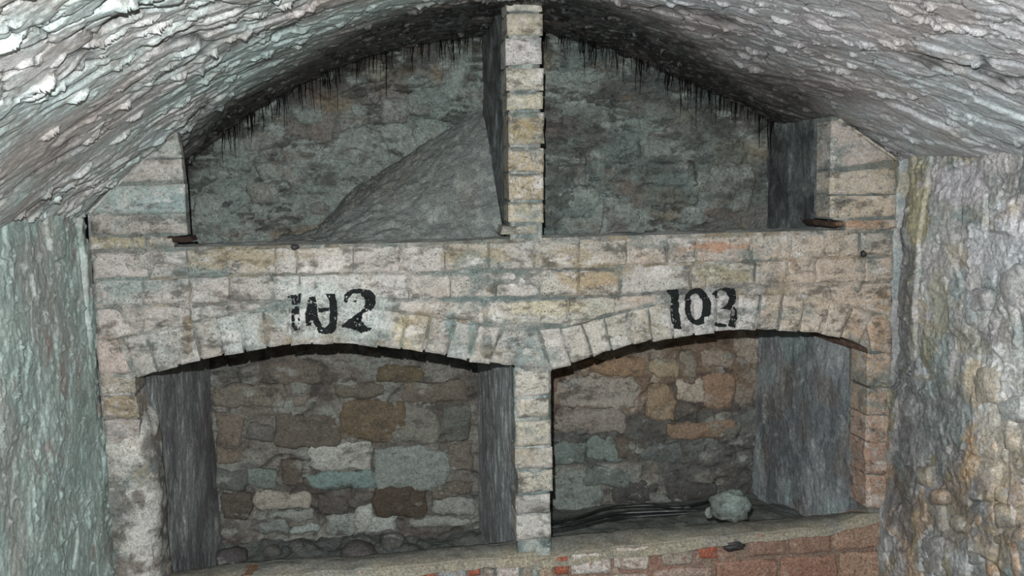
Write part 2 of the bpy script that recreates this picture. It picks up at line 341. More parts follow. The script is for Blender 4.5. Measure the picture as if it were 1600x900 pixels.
# ---- left wall
def wall_sheet(x0, y0, y1, z0, z1, dy, dz, sgn, fn):
    ys = np.linspace(y0, y1, int(round((y1 - y0) / dy)) + 1); zs = np.linspace(z0, z1, int(round((z1 - z0) / dz)) + 1)
    Yg, Zg = np.meshgrid(ys, zs); h, T = fn(Yg, Zg)
    return np.stack([x0 + sgn * h, Yg, Zg], -1), T.c
def left_fn(Y, Z):
    wy = Y + .03 * (fbm(Y * 8, Z * 5, 201, 3) - .5); wz = Z + .05 * (fbm(Y * 7, Z * 5, 203, 3) - .5)
    h = (fbm(Y * 4, Z * 4, 205, 3) - .5) * .026
    jy = wy + .014 * (fbm(Y * 30, Z * 26, 207, 3) - .5); jz = wz + .016 * (fbm(Y * 30, Z * 26, 208, 3) - .5)
    flake = smooth(.40, .58, fbm(Y * 5, Z * 3.5, 211, 3))
    wd, wi = worley(jy * 9, jz * 9, 209); h += (wi - .5) * .011 * smooth(0, .06, wd) * (.3 + .7 * flake)
    wd, wi = worley(jy * 26, jz * 26, 210); h += (wi - .5) * .006 * smooth(0, .1, wd) * smooth(.42, .58, fbm(Y * 7, Z * 6, 212, 3))
    h += (fbm(Y * 80, Z * 50, 213, 3) - .5) * .004
    if Y.shape[1] > 200 and (Y[0, 1] - Y[0, 0]) < .01:
        dz_, dy_ = Z[1, 0] - Z[0, 0], Y[0, 1] - Y[0, 0]
        hT = np.ascontiguousarray(h.T)
        dabs(hT, Z[0, 0], dz_, Y[0, 0], dy_, 420, (.015, .04), (.006, .014), (.003, .008), lambda a, b: 0.6 + 1.2 * math.sin(a * 37 + b * 23), 15, 1)
        dabs(hT, Z[0, 0], dz_, Y[0, 0], dy_, 900, (.006, .016), (.004, .008), (.002, .005), lambda a, b: 0.25, 16, 1)
        h = hT.T.copy()
    edge = smooth(-.10, -.0, Y); h += edge * .012 * (fbm(Z * 8, Y * 20, 215, 2) - .3)
    h -= .03 * smooth(-.045, -.02, Y) * smooth(.0, -.02, Y) * smooth(.35, .6, fbm(Z * 4, Y * 0, 216, 3)) * smooth(1.1, 1.3, Z)
    up = smooth(1.2, 1.55, Z)
    T = Tint(Y.shape); T.add(smooth(.52, .66, fbm(Y * 6, Z * 4, 217, 4)) * .5, (172, 190, 188))
    T.add(smooth(.55, .68, fbm(Y * 9, Z * 5, 219, 4)) * .55, (160, 156, 152))
    T.add(up * smooth(.45, .6, fbm(Y * 9, Z * 7, 221, 4)) * .6, (178, 176, 170))
    T.add(smooth(.68, .74, fbm(Y * 14, Z * 9, 223, 4)) * .6, (146, 122, 116))
    return h, T
P, Tc = wall_sheet(XL, -1.36, 0.03, 0.0, ZL + .01, .003, .0036, 1, left_fn)
wall_left = struct(sheet('wall_left', P, M_left, None, Tc), 'left side wall of flaking grey-green plaster')
P, Tc = wall_sheet(XL, -4.2, -1.359, 0.0, ZL + .01, .02, .02, 1, left_fn); sheet('wall_bay', P, M_left, wall_left, Tc)

# ---- right wall
def right_fn(Y, Z):
    wy = Y + .03 * (fbm(Y * 9, Z * 6, 301, 3) - .5); wz = Z + .05 * (fbm(Y * 8, Z * 6, 303, 3) - .5)
    low = smooth(.95, .65, Z) * smooth(-.10, -.25, Y); nearc = smooth(-.30, -.12, Y)
    h = (fbm(Y * 5, Z * 5, 305, 3) - .5) * .03
    wd, wi = worley(wy * 8, wz * 7, 309); h += (wi - .4) * (.016 + .022 * low) * smooth(0, .16, wd) * (1 - .6 * nearc)
    wd2, wi2 = worley(wy * 24, wz * 20, 311); h += (wi2 - .5) * .010 * smooth(0, .10, wd2) * smooth(.4, .55, fbm(Y * 6, Z * 5, 310, 3))
    h += (fbm(wy * 20, wz * 16, 307, 3) - .5) * .014
    h += (fbm(Y * 80, Z * 60, 313, 3) - .5) * .005
    if (Y[0, 1] - Y[0, 0]) < .01:
        dz_, dy_ = Z[1, 0] - Z[0, 0], Y[0, 1] - Y[0, 0]
        hT = np.ascontiguousarray(h.T)
        dabs(hT, Z[0, 0], dz_, Y[0, 0], dy_, 260, (.02, .05), (.010, .02), (.004, .010), lambda a, b: -0.5, 25, 1)
        dabs(hT, Z[0, 0], dz_, Y[0, 0], dy_, 1000, (.006, .02), (.004, .008), (.002, .005), lambda a, b: -0.3, 26, 1)
        h = hT.T.copy()
    # plaster edges running up beside the brick front
    wb = Y + .012 * (fbm(Z * 7, Z * 0 + 2, 315, 3) - .5)
    h -= .035 * smooth(-.055, -.040, wb) * smooth(.0, -.012, wb) * smooth(.9, 1.15, Z)
    h += .010 * smooth(-.145, -.135, wb) * smooth(-.05, -.06, wb) * smooth(.95, 1.2, Z)
    T = Tint(Y.shape)
    T.add(smooth(.5, .62, fbm(Y * 8, Z * 6, 317, 4)) * .6, (184, 180, 182))
    T.add(smooth(.54, .64, fbm(Y * 9, Z * 7, 319, 4)) * .7, (130, 148, 148))
    T.add(smooth(1.0, 1.2, Z) * smooth(-.16, -.13, Y) * smooth(-.05, -.07, Y) * smooth(.35, .6, fbm(Y * 20, Z * 5, 321, 4)) * .9, (134, 130, 104))
    T.add(smooth(.95, .75, Z) * smooth(.47, .58, fbm(Y * 14, Z * 10, 323, 4)) * .8, (168, 142, 116))
    T.add(smooth(.56, .62, fbm(Y * 7, Z * 5, 325, 4)) * smooth(1.25, 1.05, Z) * .7, (112, 114, 118))
    T.add(smooth(.6, .66, fbm(Y * 10, Z * 8, 327, 4)) * smooth(1.25, 1.05, Z) * .7, (136, 130, 96))
    T.add(smooth(.60, .64, fbm(Y * 10 + 4, Z * 5, 329, 4)) * smooth(1.0, .8, Z) * .9, (150, 154, 154))
    blobs(T, np.stack([np.full(Y.shape, XR), Y, Z], -1), [(1440, 320, 16, 60, (164, 157, 120), .8), (1412, 330, 10, 90, (85, 85, 85), .8), (1500, 290, 50, 40, (204, 199, 206), .7), (1560, 380, 50, 60, (197, 201, 206), .7),
        (1515, 335, 30, 14, (127, 143, 143), .7), (1420, 470, 20, 70, (106, 109, 113), .8), (1440, 590, 16, 24, (174, 180, 183), .8), (1425, 640, 12, 20, (185, 187, 187), .8), (1470, 640, 40, 60, (120, 129, 129), .7),
        (1560, 600, 50, 70, (215, 220, 220), .7), (1525, 600, 18, 40, (204, 185, 153), .7), (1520, 720, 20, 50, (206, 174, 134), .7), (1410, 760, 20, 100, (97, 97, 102), .7), (1515, 862, 34, 32, (185, 190, 190), .95), (1455, 870, 18, 46, (180, 185, 185), .9),
        (1570, 720, 40, 120, (199, 185, 164), .5), (1500, 800, 40, 60, (139, 125, 106), .6), (1560, 850, 40, 40, (162, 141, 111), .6), (1470, 480, 16, 60, (174, 169, 148), .6)], 331)
    return h, T
P, Tc = wall_sheet(XR, -1.2, 0.03, 0.0, ZR + .01, .003, .0036, -1, right_fn)
wall_right = struct(sheet('wall_right', P, M_right, None, Tc), 'right side wall of rough stone and peeling plaster')
P, Tc = wall_sheet(XR, -4.2, -1.199, 0.0, ZR + .01, .02, .02, -1, right_fn); sheet('wall_bay', P, M_right, wall_right, Tc)
# proud stones low on the right wall
for (u, v, w, h, col) in [(1543, 700, 40, 30, (196, 176, 150)), (1578, 690, 30, 34, (190, 176, 156)), (1518, 735, 34, 30, (186, 150, 116)), (1568, 772, 34, 34, (196, 178, 150)),
                          (1565, 806, 44, 42, (186, 170, 148)), (1590, 775, 30, 52, (182, 160, 140)), (1520, 770, 24, 26, (182, 172, 156)), (1527, 808, 26, 24, (196, 160, 120)),
                          (1492, 820, 28, 22, (182, 170, 150)), (1568, 845, 44, 26, (160, 138, 110)), (1590, 838, 30, 30, (186, 152, 116)), (1542, 880, 18, 44, (176, 140, 100)),
                          (1588, 872, 20, 60, (192, 150, 112)), (1510, 862, 52, 46, (150, 152, 152)), (1455, 868, 34, 70, (146, 148, 148)), (1440, 745, 24, 30, (150, 138, 120)),
                          (1462, 780, 26, 26, (156, 130, 104)), (1575, 640, 40, 44, (176, 182, 180)), (1540, 600, 44, 60, (186, 176, 158)), (1520, 470, 50, 44, (170, 168, 170)), (1580, 450, 46, 70, (168, 170, 172))]:
    hw, hh = w / 2, h / 2; sk = rnd.uniform(-4, 4)
    q = [Wx(a, b, XR - .006) for a, b in ((u - hw, v - hh + sk), (u + hw, v - hh - sk), (u + hw, v + hh - sk), (u - hw, v + hh + sk))]
    block('stone', q, .05, M_right, wall_right, (*col, .85), out=(-1, 0, 0), edge=.010, bulge=.006, rough=.009, wob=.016, rounding=.5, proud=-.002, res=.008)

# ---- floor and far end of the passage
def flat(name, x0, x1, y0, y1, z, n, mat, seed, amp, parent=None):
    xs = np.linspace(x0, x1, int((x1 - x0) / n) + 1); ys = np.linspace(y0, y1, int((y1 - y0) / n) + 1)
    X, Y = np.meshgrid(xs, ys); return sheet(name, np.stack([X, Y, z + (fbm(X * 6, Y * 6, seed, 4) - .5) * amp], -1), mat, parent)
struct(flat('floor', XL - .02, XR + .02, -4.2, 0.02, 0, .03, M_dirt, 401, .02), 'grey dirt floor of the passage')
xs = np.linspace(XL, XR, 90); zs = np.linspace(0, 2.15, 80); X, Z = np.meshgrid(xs, zs)
top = np.interp(X, pc[:, 0], pc[:, 1]); Z2 = np.minimum(Z, top + .01)
struct(sheet('wall_rear', np.stack([X, -4.2 + (fbm(X * 5, Z2 * 5, 411, 4) - .5) * .05, Z2], -1), M_right), 'far end wall of the passage behind the viewer')

# ---- back walls (upper lunettes and lower niches)
YUL, YUR, YLL, YLR = 0.58, 0.42, 0.98, 0.80
XP0 = W(790, 200)[0]; XP1 = W(850, 200)[0]
XD0 = W(806, 700)[0]; XD1 = W(862, 700)[0]
ZB = W(700, 376)[2]                                   # top of the brick band
XJL = W(213, 600)[0]; XJR = W(1356, 600)[0]
XUL = W(289, 300)[0]; XUR = W(1276, 300, .08)[0]
def back_sheet(name, x0, x1, y, z0, z1, n, seed, fn, mat, parent=None):
    xs = np.linspace(x0, x1, int((x1 - x0) / n) + 1); zs = np.linspace(z0, z1, int((z1 - z0) / n) + 1)
    X, Z = np.meshgrid(xs, zs); h, T = fn(X, Z, seed)
    return sheet(name, np.stack([X, y - h, Z], -1), mat, parent, T.c)
def lunette_fn(X, Z, s):
    wx = X + .05 * (fbm(X * 6, Z * 6, s, 3) - .5); wz = Z + .04 * (fbm(X * 6, Z * 8, s + 2, 3) - .5)
    h = (fbm(X * 4, Z * 5, s + 4, 3) - .5) * .05
    wd, wi = worley(wx * 6.5, wz * 11, s + 6); h += (wi - .5) * .024 * smooth(0, .2, wd)
    wd2, wi2 = worley(wx * 20, wz * 34, s + 8); pk = smooth(.42, .6, fbm(X * 6, Z * 6, s + 9, 3)); h += (wi2 - .5) * .014 * smooth(0, .2, wd2) * pk
    h += (ridge(wx * 12, wz * 26, s + 10, 3) - .5) * .014
    h += (fbm(X * 60, Z * 60, s + 12, 3) - .5) * .007
    pit = smooth(.56, .62, fbm(wx * 18, wz * 60, s + 14, 5, .65)) * smooth(.44, .56, fbm(X * 5, Z * 7, s + 15, 3)); h -= pit * .016
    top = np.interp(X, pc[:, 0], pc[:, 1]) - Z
    T = Tint(X.shape)
    T.add(smooth(.5, .64, fbm(X * 6, Z * 7, s + 16, 4)) * .6, (128, 142, 138))
    T.add(smooth(.54, .64, fbm(X * 5, Z * 9, s + 18, 4)) * .7, (106, 98, 94))
    T.add(smooth(.60, .68, fbm(X * 4, Z * 6, s + 20, 4)) * .7, (124, 114, 94))
    T.add(pit * .75, (52, 52, 50))
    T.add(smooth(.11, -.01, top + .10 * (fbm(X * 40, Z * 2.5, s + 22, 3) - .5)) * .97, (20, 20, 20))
    return h, T
def lunette_r(X, Z, s):
    h, T = lunette_fn(X, Z, s)
    T.add(smooth(.40, .56, fbm(X * 4, Z * 5, s + 31, 4)) * .55, (84, 98, 96)); T.add(smooth(.52, .60, fbm(X * 7, Z * 9, s + 33, 4)) * .5, (60, 64, 64))
    return h, T
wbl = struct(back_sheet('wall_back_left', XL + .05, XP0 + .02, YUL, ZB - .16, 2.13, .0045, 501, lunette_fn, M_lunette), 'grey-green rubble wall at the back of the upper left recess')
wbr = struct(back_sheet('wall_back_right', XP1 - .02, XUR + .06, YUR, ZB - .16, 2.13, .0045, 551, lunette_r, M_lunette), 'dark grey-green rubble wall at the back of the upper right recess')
def niche_fn(X, Z, s):
    wx = X + .04 * (fbm(X * 6, Z * 6, s, 3) - .5); wz = Z + .04 * (fbm(X * 6, Z * 8, s + 2, 3) - .5)
    h = (fbm(X * 4, Z * 5, s + 4, 3) - .5) * .03
    wd2, wi2 = worley(wx * 16, wz * 24, s + 8); h += (wi2 - .5) * .016 * smooth(0, .2, wd2)
    h += (ridge(wx * 12, wz * 18, s + 10, 3) - .5) * .010 + (fbm(X * 60, Z * 60, s + 12, 3) - .5) * .008
    crack = smooth(.04, .0, np.abs(fbm(X * 5, Z * 5, s + 30, 3) - .5)); h -= crack * .010
    T = Tint(X.shape)
    T.add(smooth(.5, .62, fbm(X * 6, Z * 8, s + 16, 4)) * .6, (118, 110, 101)); T.add(smooth(.55, .66, fbm(X * 9, Z * 11, s + 18, 4)) * .7, (158, 164, 157))
    T.add(smooth(.58, .66, fbm(X * 5, Z * 7, s + 20, 4)) * .5, (80, 76, 71)); T.add(crack * .6, (44, 44, 44))
    return h, T
def niche_r(X, Z, s):
    h, T = niche_fn(X, Z, s)
    up = smooth(.60, .67, Z + .06 * (fbm(X * 6, Z * 6, s + 40, 3) - .5))
    T.add(up * .75, (158, 146, 130)); T.add(up * smooth(.5, .6, fbm(X * 8, Z * 9, s + 42, 4)) * .8, (132, 110, 92)); T.add(up * smooth(.56, .62, fbm(X * 11, Z * 9, s + 44, 4)) * .8, (190, 180, 166))
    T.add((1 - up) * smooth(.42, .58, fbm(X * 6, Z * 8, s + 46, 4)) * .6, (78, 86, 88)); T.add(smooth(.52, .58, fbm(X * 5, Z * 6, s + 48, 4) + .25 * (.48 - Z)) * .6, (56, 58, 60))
    return h, T
wnl = struct(back_sheet('wall_niche_left', XJL - .05, XD0 + .04, YLL, 0.0, 1.16, .005, 601, niche_fn, M_niche), 'dark rubble back wall of the left niche under number 102')
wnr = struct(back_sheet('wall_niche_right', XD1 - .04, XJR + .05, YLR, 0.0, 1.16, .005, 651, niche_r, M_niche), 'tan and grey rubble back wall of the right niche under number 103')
ST_L = [((332, 600, 448, 640), (128, 122, 112)), ((458, 618, 482, 640), (132, 126, 116)), ((335, 650, 380, 728), (126, 116, 104)), ((386, 662, 426, 692), (108, 108, 106)),
        ((428, 648, 530, 700), (104, 98, 88)), ((330, 735, 388, 768), (98, 104, 102)), ((385, 735, 432, 765), (124, 138, 132)), ((436, 722, 476, 762), (92, 84, 74)),
        ((396, 772, 486, 798), (176, 172, 160)), ((400, 800, 490, 815), (150, 156, 150)), ((345, 772, 392, 815), (92, 84, 76)), ((402, 816, 450, 834), (140, 150, 146)),
        ((456, 822, 498, 836), (168, 180, 176)), ((532, 628, 640, 694), (112, 98, 76)), ((608, 640, 686, 694), (130, 130, 122)), ((486, 692, 582, 738), (186, 190, 182)),
        ((484, 738, 585, 768), (126, 152, 150)), ((584, 700, 700, 768), (146, 156, 152)), ((690, 636, 738, 690), (104, 108, 102)), ((702, 694, 738, 740), (118, 112, 102)),
        ((582, 758, 668, 808), (74, 62, 48)), ((494, 778, 548, 804), (84, 80, 76)), ((508, 806, 552, 834), (158, 166, 160)), ((554, 790, 580, 832), (190, 196, 188)),
        ((566, 806, 622, 834), (188, 196, 190)), ((676, 752, 738, 780), (116, 110, 100)), ((676, 780, 740, 806), (158, 162, 156)), ((640, 812, 736, 828), (160, 164, 158)),
        ((520, 596, 600, 622), (108, 104, 92)), ((630, 598, 734, 630), (120, 112, 100)), ((420, 566, 500, 604), (116, 110, 100)), ((590, 570, 660, 598), (106, 94, 70))]
for (a, b, c, d), col in ST_L:
    j = lambda: rnd.uniform(-3, 3)
    pxblock('stone', [(a + j(), b + j()), (c + j(), b + j()), (c + j(), d + j()), (a + j(), d + j())], YLL - .018, .05, M_stone, wnl, (*[min(225, int(q * 1.14)) for q in col], .8), edge=.010, bulge=.006, rough=.009, wob=.018, rounding=.28, proud=-.004, res=.008)
ST_R = [((900, 562, 1010, 588), (172, 142, 112)), ((1012, 562, 1062, 590), (176, 160, 132)), ((1064, 550, 1090, 590), (150, 142, 128)), ((1090, 545, 1152, 574), (172, 158, 142)),
        ((868, 590, 1000, 640), (178, 172, 160)), ((868, 640, 985, 682), (150, 144, 134)), ((1060, 594, 1100, 632), (196, 186, 170)), ((1010, 600, 1060, 660), (158, 136, 108)),
        ((1100, 580, 1150, 640), (160, 132, 108)), ((1040, 660, 1150, 690), (148, 124, 100)), ((868, 692, 918, 728), (112, 132, 130)), ((918, 686, 982, 724), (124, 142, 138)),
        ((960, 684, 1000, 722), (98, 90, 80)), ((1000, 690, 1070, 726), (92, 104, 106)), ((910, 730, 985, 764), (108, 124, 120)), ((868, 742, 942, 808), (142, 156, 150)),
        ((960, 752, 1030, 790), (66, 68, 70)), ((1040, 752, 1120, 790), (58, 60, 62)), ((1105, 702, 1146, 730), (100, 104, 104)), ((1128, 665, 1160, 695), (108, 108, 100))]
for (a, b, c, d), col in ST_R:
    j = lambda: rnd.uniform(-3, 3)
    pxblock('stone', [(a + j(), b + j()), (c + j(), b + j()), (c + j(), d + j()), (a + j(), d + j())], YLR - .018, .05, M_stone, wnr, (*[min(225, int(q * 1.12)) for q in col], .7), edge=.010, bulge=.006, rough=.010, wob=.020, rounding=.35, proud=-.004, res=.008)
# stones that show through the plaster of the upper walls
for (a, b, c, d), col in [((296, 302, 344, 378), (150, 158, 150)), ((382, 285, 440, 318), (130, 126, 116)), ((330, 214, 388, 244), (122, 134, 130)), ((478, 318, 515, 340), (104, 92, 84)),
                          ((400, 250, 470, 276), (120, 122, 116)), ((455, 168, 512, 190), (120, 130, 124)), ((590, 150, 640, 195), (104, 98, 98)), ((640, 140, 700, 180), (110, 112, 110)),
                          ((520, 200, 600, 240), (132, 140, 134)), ((455, 92, 520, 122), (92, 90, 86)), ((690, 60, 728, 80), (132, 134, 128)), ((374, 205, 430, 235), (118, 112, 104))]:
    pxblock('stone', rect(a, b, c, d), YUL - .012, .05, M_lunette, wbl, (*col, .5), edge=.012, bulge=.004, rough=.009, wob=.020, rounding=.4, proud=-.006, res=.008)
for (a, b, c, d), col in [((872, 105, 950, 150), (116, 130, 126)), ((860, 158, 925, 185), (92, 104, 102)), ((916, 165, 958, 195), (70, 74, 74)), ((1000, 220, 1080, 250), (110, 116, 112)),
                          ((960, 215, 1000, 240), (104, 108, 104)), ((868, 240, 895, 290), (120, 132, 126)), ((900, 240, 922, 290), (100, 98, 96)), ((870, 292, 940, 330), (126, 138, 132)),
                          ((880, 330, 945, 366), (128, 142, 138)), ((960, 318, 1005, 350), (126, 130, 124)), ((1020, 195, 1095, 215), (124, 120, 110)), ((1080, 270, 1130, 300), (96, 90, 84)), ((1110, 255, 1180, 330), (108, 106, 98))]:
    pxblock('stone', rect(a, b, c, d), YUR - .010, .05, M_lunette, wbr, (*col, .45), edge=.012, bulge=.004, rough=.009, wob=.020, rounding=.4, proud=-.006, res=.008)

# ---- side walls of the niches
def side_sheet(name, x, y0, y1, z0, z1, sgn, seed, mat, label, n=.005, amp=1.0, tints=()):
    ys = np.linspace(y0, y1, int((y1 - y0) / n) + 1); zs = np.linspace(z0, z1, int((z1 - z0) / n) + 1); Y, Z = np.meshgrid(ys, zs)
    h = amp * ((fbm(Y * 4, Z * 4, seed, 3) - .5) * .014 + (fbm(Y * 16, Z * 12, seed + 2, 3) - .5) * .008 + (fbm(Y * 60, Z * 40, seed + 4, 3) - .5) * .004) - .008
    wd, wi = worley(Y * 12, Z * 7, seed + 6); h += amp * (wi - .5) * .005 * smooth(0, .12, wd)
    T = Tint(Y.shape)
    for k, (col, lo, hi, a, fy_, fz_) in enumerate(tints): T.add(smooth(lo, hi, fbm(Y * fy_, Z * fz_, seed + 20 + k * 5, 4)) * a, col)
    o = sheet(name, np.stack([x + sgn * h, Y, Z], -1), mat, None, T.c); return struct(o, label)
wsl = side_sheet('wall_niche_side_left', XJL, .03, YLL + .02, 0, 1.10, 1, 701, M_side, 'streaked grey left side wall of the left niche',
           tints=[((132, 128, 134), .45, .6, .7, 7, 4), ((206, 212, 208), .56, .66, .7, 7, 4), ((104, 106, 112), .54, .66, .5, 6, 4)])
side_sheet('wall_niche_side_right', XJR + .008, .05, YLR + .02, 0, 1.13, -1, 721, M_side, 'streaked blue-grey right side wall of the right niche',
           tints=[((104, 112, 118), .44, .6, .7, 6, 5), ((176, 196, 196), .56, .66, .7, 6, 5), ((140, 130, 122), .6, .7, .5, 7, 6)])
side_sheet('wall_recess_side_left', XL + .07, .09, YUL + .02, ZB - .16, 1.85, 1, 741, M_lunette, 'plastered left side wall of the upper left recess', amp=.6)
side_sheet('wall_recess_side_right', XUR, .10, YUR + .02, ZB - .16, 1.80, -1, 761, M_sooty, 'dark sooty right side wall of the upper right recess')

# ---- niche floors of dirt
def dirt(name, x0, x1, y0, y1, zf, label, mat=M_dirt, n=.006):
    xs = np.linspace(x0, x1, int((x1 - x0) / n) + 1); ys = np.linspace(y0, y1, int((y1 - y0) / n) + 1); X, Y = np.meshgrid(xs, ys)
    o = sheet(name, np.stack([X, Y, zf(X, Y)], -1), mat); o['kind'] = 'stuff'; o['label'] = label; o['category'] = 'dirt'; return o
def zl(X, Y): return .09 + .09 * smooth(.5, .98, Y) * fbm(X * 5, Y * 5, 801, 3) + (fbm(X * 22, Y * 22, 803, 4) - .5) * .04
def zr(X, Y): return .335 - .07 * smooth(.45, .75, Y) + (fbm(X * 6, Y * 6, 811, 3) - .5) * .02 + (fbm(X * 24, Y * 24, 813, 4) - .5) * .018
dirt('dirt_floor', XJL - .03, XD0 + .03, .05, YLL + .02, zl, 'dark dirt and rubble covering the floor of the left niche')
dirt('dirt_floor', XD1 - .03, XJR + .03, .05, YLR + .02, zr, 'dark dirt covering the floor of the right niche under the cables')

# ================================================================== BRICK FRONT
L_IN = [(205, 594), (213, 590), (245, 580), (300, 566), (350, 555), (400, 546), (450, 540), (490, 537), (540, 538), (600, 543), (650, 548), (700, 556), (750, 566), (800, 573), (806, 574)]
R_IN = [(862, 578), (900, 567), (940, 552), (980, 542), (1020, 532), (1060, 526), (1100, 520), (1150, 517), (1200, 516), (1240, 518), (1280, 522), (1320, 530), (1345, 540), (1358, 548)]
RING = 57.0
def dens(p, n):
    p = np.array(p, float); s = np.concatenate([[0], np.cumsum(np.hypot(*np.diff(p, axis=0).T))]); t = np.linspace(0, s[-1], n)
    return np.stack([np.interp(t, s, p[:, 0]), np.interp(t, s, p[:, 1])], 1)
LIN_W = np.array([W(u, v)[[0, 2]] for u, v in dens(L_IN, 60)]); RIN_W = np.array([W(u, v)[[0, 2]] for u, v in dens(R_IN, 60)])
def intrados(x):
    z = np.full(np.shape(x), -1.0)
    for A_ in (LIN_W, RIN_W):
        ins = (x >= A_[0, 0]) & (x <= A_[-1, 0]); z = np.where(ins, np.interp(x, A_[:, 0], A_[:, 1]), z)
    return z
TOP_PX = [(138, 391), (290, 386), (460, 383), (700, 378), (740, 375), (1020, 367), (1290, 360), (1402, 358)]
BT = np.array([W(u, v)[[0, 2]] for u, v in TOP_PX])

arcade = empty('brick_arcade', W(800, 575)); tag(arcade, 'limewashed brick band over two low arches, painted 102 and 103', 'arcade')
bpy.context.view_layer.update()
def child_fix(o):
    o.matrix_parent_inverse = o.parent.matrix_world.inverted(); return o
_link = link
def link(name, me, mat, parent=None, color=None):      # parts are built in world coordinates
    o = _link(name, me, mat, parent, color)
    if parent is not None and parent.type == 'EMPTY': o.matrix_parent_inverse = Matrix.Translation(parent.location).inverted()
    return o
BLOBS['lst'] = [(515, 492, 92, 44, (200, 208, 204), .75), (585, 500, 40, 40, (190, 198, 194), .5), (1110, 490, 72, 40, (200, 200, 200), .75), (470, 445, 40, 16, (200, 208, 204), .6),
    (380, 400, 45, 16, (150, 138, 104), .5), (745, 402, 60, 16, (146, 134, 102), .65), (930, 432, 60, 20, (160, 138, 98), .6), (880, 405, 50, 18, (150, 136, 108), .55), (1125, 430, 46, 16, (150, 144, 112), .6), (1130, 386, 60, 7, (176, 122, 88), .6),
    (1055, 392, 16, 12, (150, 120, 96), .5), (860, 480, 60, 14, (196, 184, 140), .4), (630, 515, 16, 28, (196, 182, 142), .6), (200, 447, 60, 14, (130, 148, 144), .6), (320, 425, 60, 8, (122, 140, 138), .7), (760, 468, 120, 5, (104, 122, 122), .85),
    (860, 466, 60, 4, (98, 110, 112), .8), (720, 428, 50, 5, (112, 126, 124), .8), (900, 422, 60, 4, (90, 98, 100), .8), (430, 487, 22, 20, (108, 122, 118), .6), (705, 506, 9, 26, (126, 148, 146), .8), (738, 522, 8, 30, (120, 142, 140), .8), (815, 545, 24, 28, (138, 152, 152), .7),
    (760, 540, 10, 24, (84, 100, 98), .7), (1349, 397, 5, 6, (36, 32, 30), .95), (780, 448, 16, 10, (86, 82, 72), .7), (293, 505, 9, 12, (110, 96, 66), .8), (1241, 414, 8, 10, (96, 62, 50), .7), (1215, 425, 20, 14, (140, 136, 130), .6), (1300, 430, 110, 60, (204, 184, 162), .45),
    (1290, 500, 90, 40, (210, 194, 174), .45), (170, 560, 30, 30, (182, 166, 152), .4), (293, 530, 10, 30, (140, 124, 100), .6), (415, 520, 14, 24, (138, 128, 108), .6), (370, 520, 40, 30, (186, 196, 192), .5), (1380, 470, 14, 20, (186, 152, 112), .6), (1360, 520, 30, 30, (190, 160, 132), .6),
    (1160, 447, 60, 5, (112, 112, 110), .7), (1050, 458, 60, 4, (96, 98, 98), .7), (250, 320, 50, 20, (140, 164, 164), .6), (170, 300, 50, 20, (150, 166, 162), .5), (820, 205, 26, 20, (150, 134, 96), .6), (820, 178, 30, 7, (96, 116, 112), .8), (820, 145, 22, 4, (96, 116, 114), .8),
    (820, 232, 28, 6, (96, 106, 104), .8), (820, 272, 30, 5, (92, 104, 104), .8), (820, 316, 30, 4, (92, 104, 104), .8), (1370, 330, 40, 30, (204, 188, 166), .5), (1350, 350, 40, 8, (180, 140, 108), .6)]
# mortar core: uneven front sheet, soffits and top
def core_front():
    x0, x1 = BT[0, 0] + .004, BT[-1, 0] - .004
    n = int((x1 - x0) / .0045); m = 76; xs = np.linspace(x0, x1, n)
    zt = np.interp(xs, BT[:, 0], BT[:, 1]); it = intrados(xs); zb = np.where(it > 0, it + .004, W(800, 585)[2])
    t = np.linspace(0, 1, m)[:, None]; X = np.repeat(xs[None], m, 0); Z = zb + (zt - zb) * t
    h = (fbm(X * 40, Z * 40, 901, 4) - .5) * .012 + (fbm(X * 11, Z * 16, 903, 3) - .5) * .022
    T = Tint(X.shape); T.add(smooth(.5, .62, fbm(X * 9, Z * 14, 905, 4)) * .7, (112, 122, 118)); T.add(smooth(.58, .66, fbm(X * 7, Z * 9, 907, 4)) * .6, (152, 136, 108))
    T.add(smooth(.000, .006, h) * .9, (178, 174, 168)); T.add(smooth(-.002, -.008, h) * .5, (92, 94, 90)); Pf = np.stack([X, .0045 - h, Z], -1); blobs(T, Pf, BLOBS['lst'], 77)
    depth = np.where(xs < XD0 + .03, YLL - .035, YLR - .035)
    ysoft = .006 + np.linspace(0, 1, 24)[:, None] * (depth - .006)[None]
    soff = np.stack([np.repeat(xs[None], 24, 0), ysoft, np.repeat(zb[None], 24, 0) + (fbm(np.repeat(xs[None], 24, 0) * 20, ysoft * 20, 909, 3) - .5) * .008 * smooth(0, .1, ysoft)], -1)
    ytop = np.linspace(0, 1, 60)[:, None]; xt = np.repeat(xs[None], 60, 0); yt = .006 + ytop * (np.where(xs < XP0 + .03, YUL - .03, YUR - .03) - .006)[None]
    topz = zt[None] + (fbm(xt * 14, yt * 14, 911, 4) - .4) * .016 * smooth(0, .05, yt) - .075 * smooth(.10, .14, yt)
    topm = np.stack([xt, yt, topz], -1)
    return Pf, T.c, soff, topm
Pf, Tc, soff, topm = core_front()
core = sheet('mortar_core', Pf, M_mortar, arcade, Tc)
sheet('arch_soffit', soff, M_red, arcade)
T = Tint(topm.shape[:2]); T.add(np.full(topm.shape[:2], .8), (206, 212, 208)); sheet('mortar_ledge', topm, M_mortar, arcade, T.c)

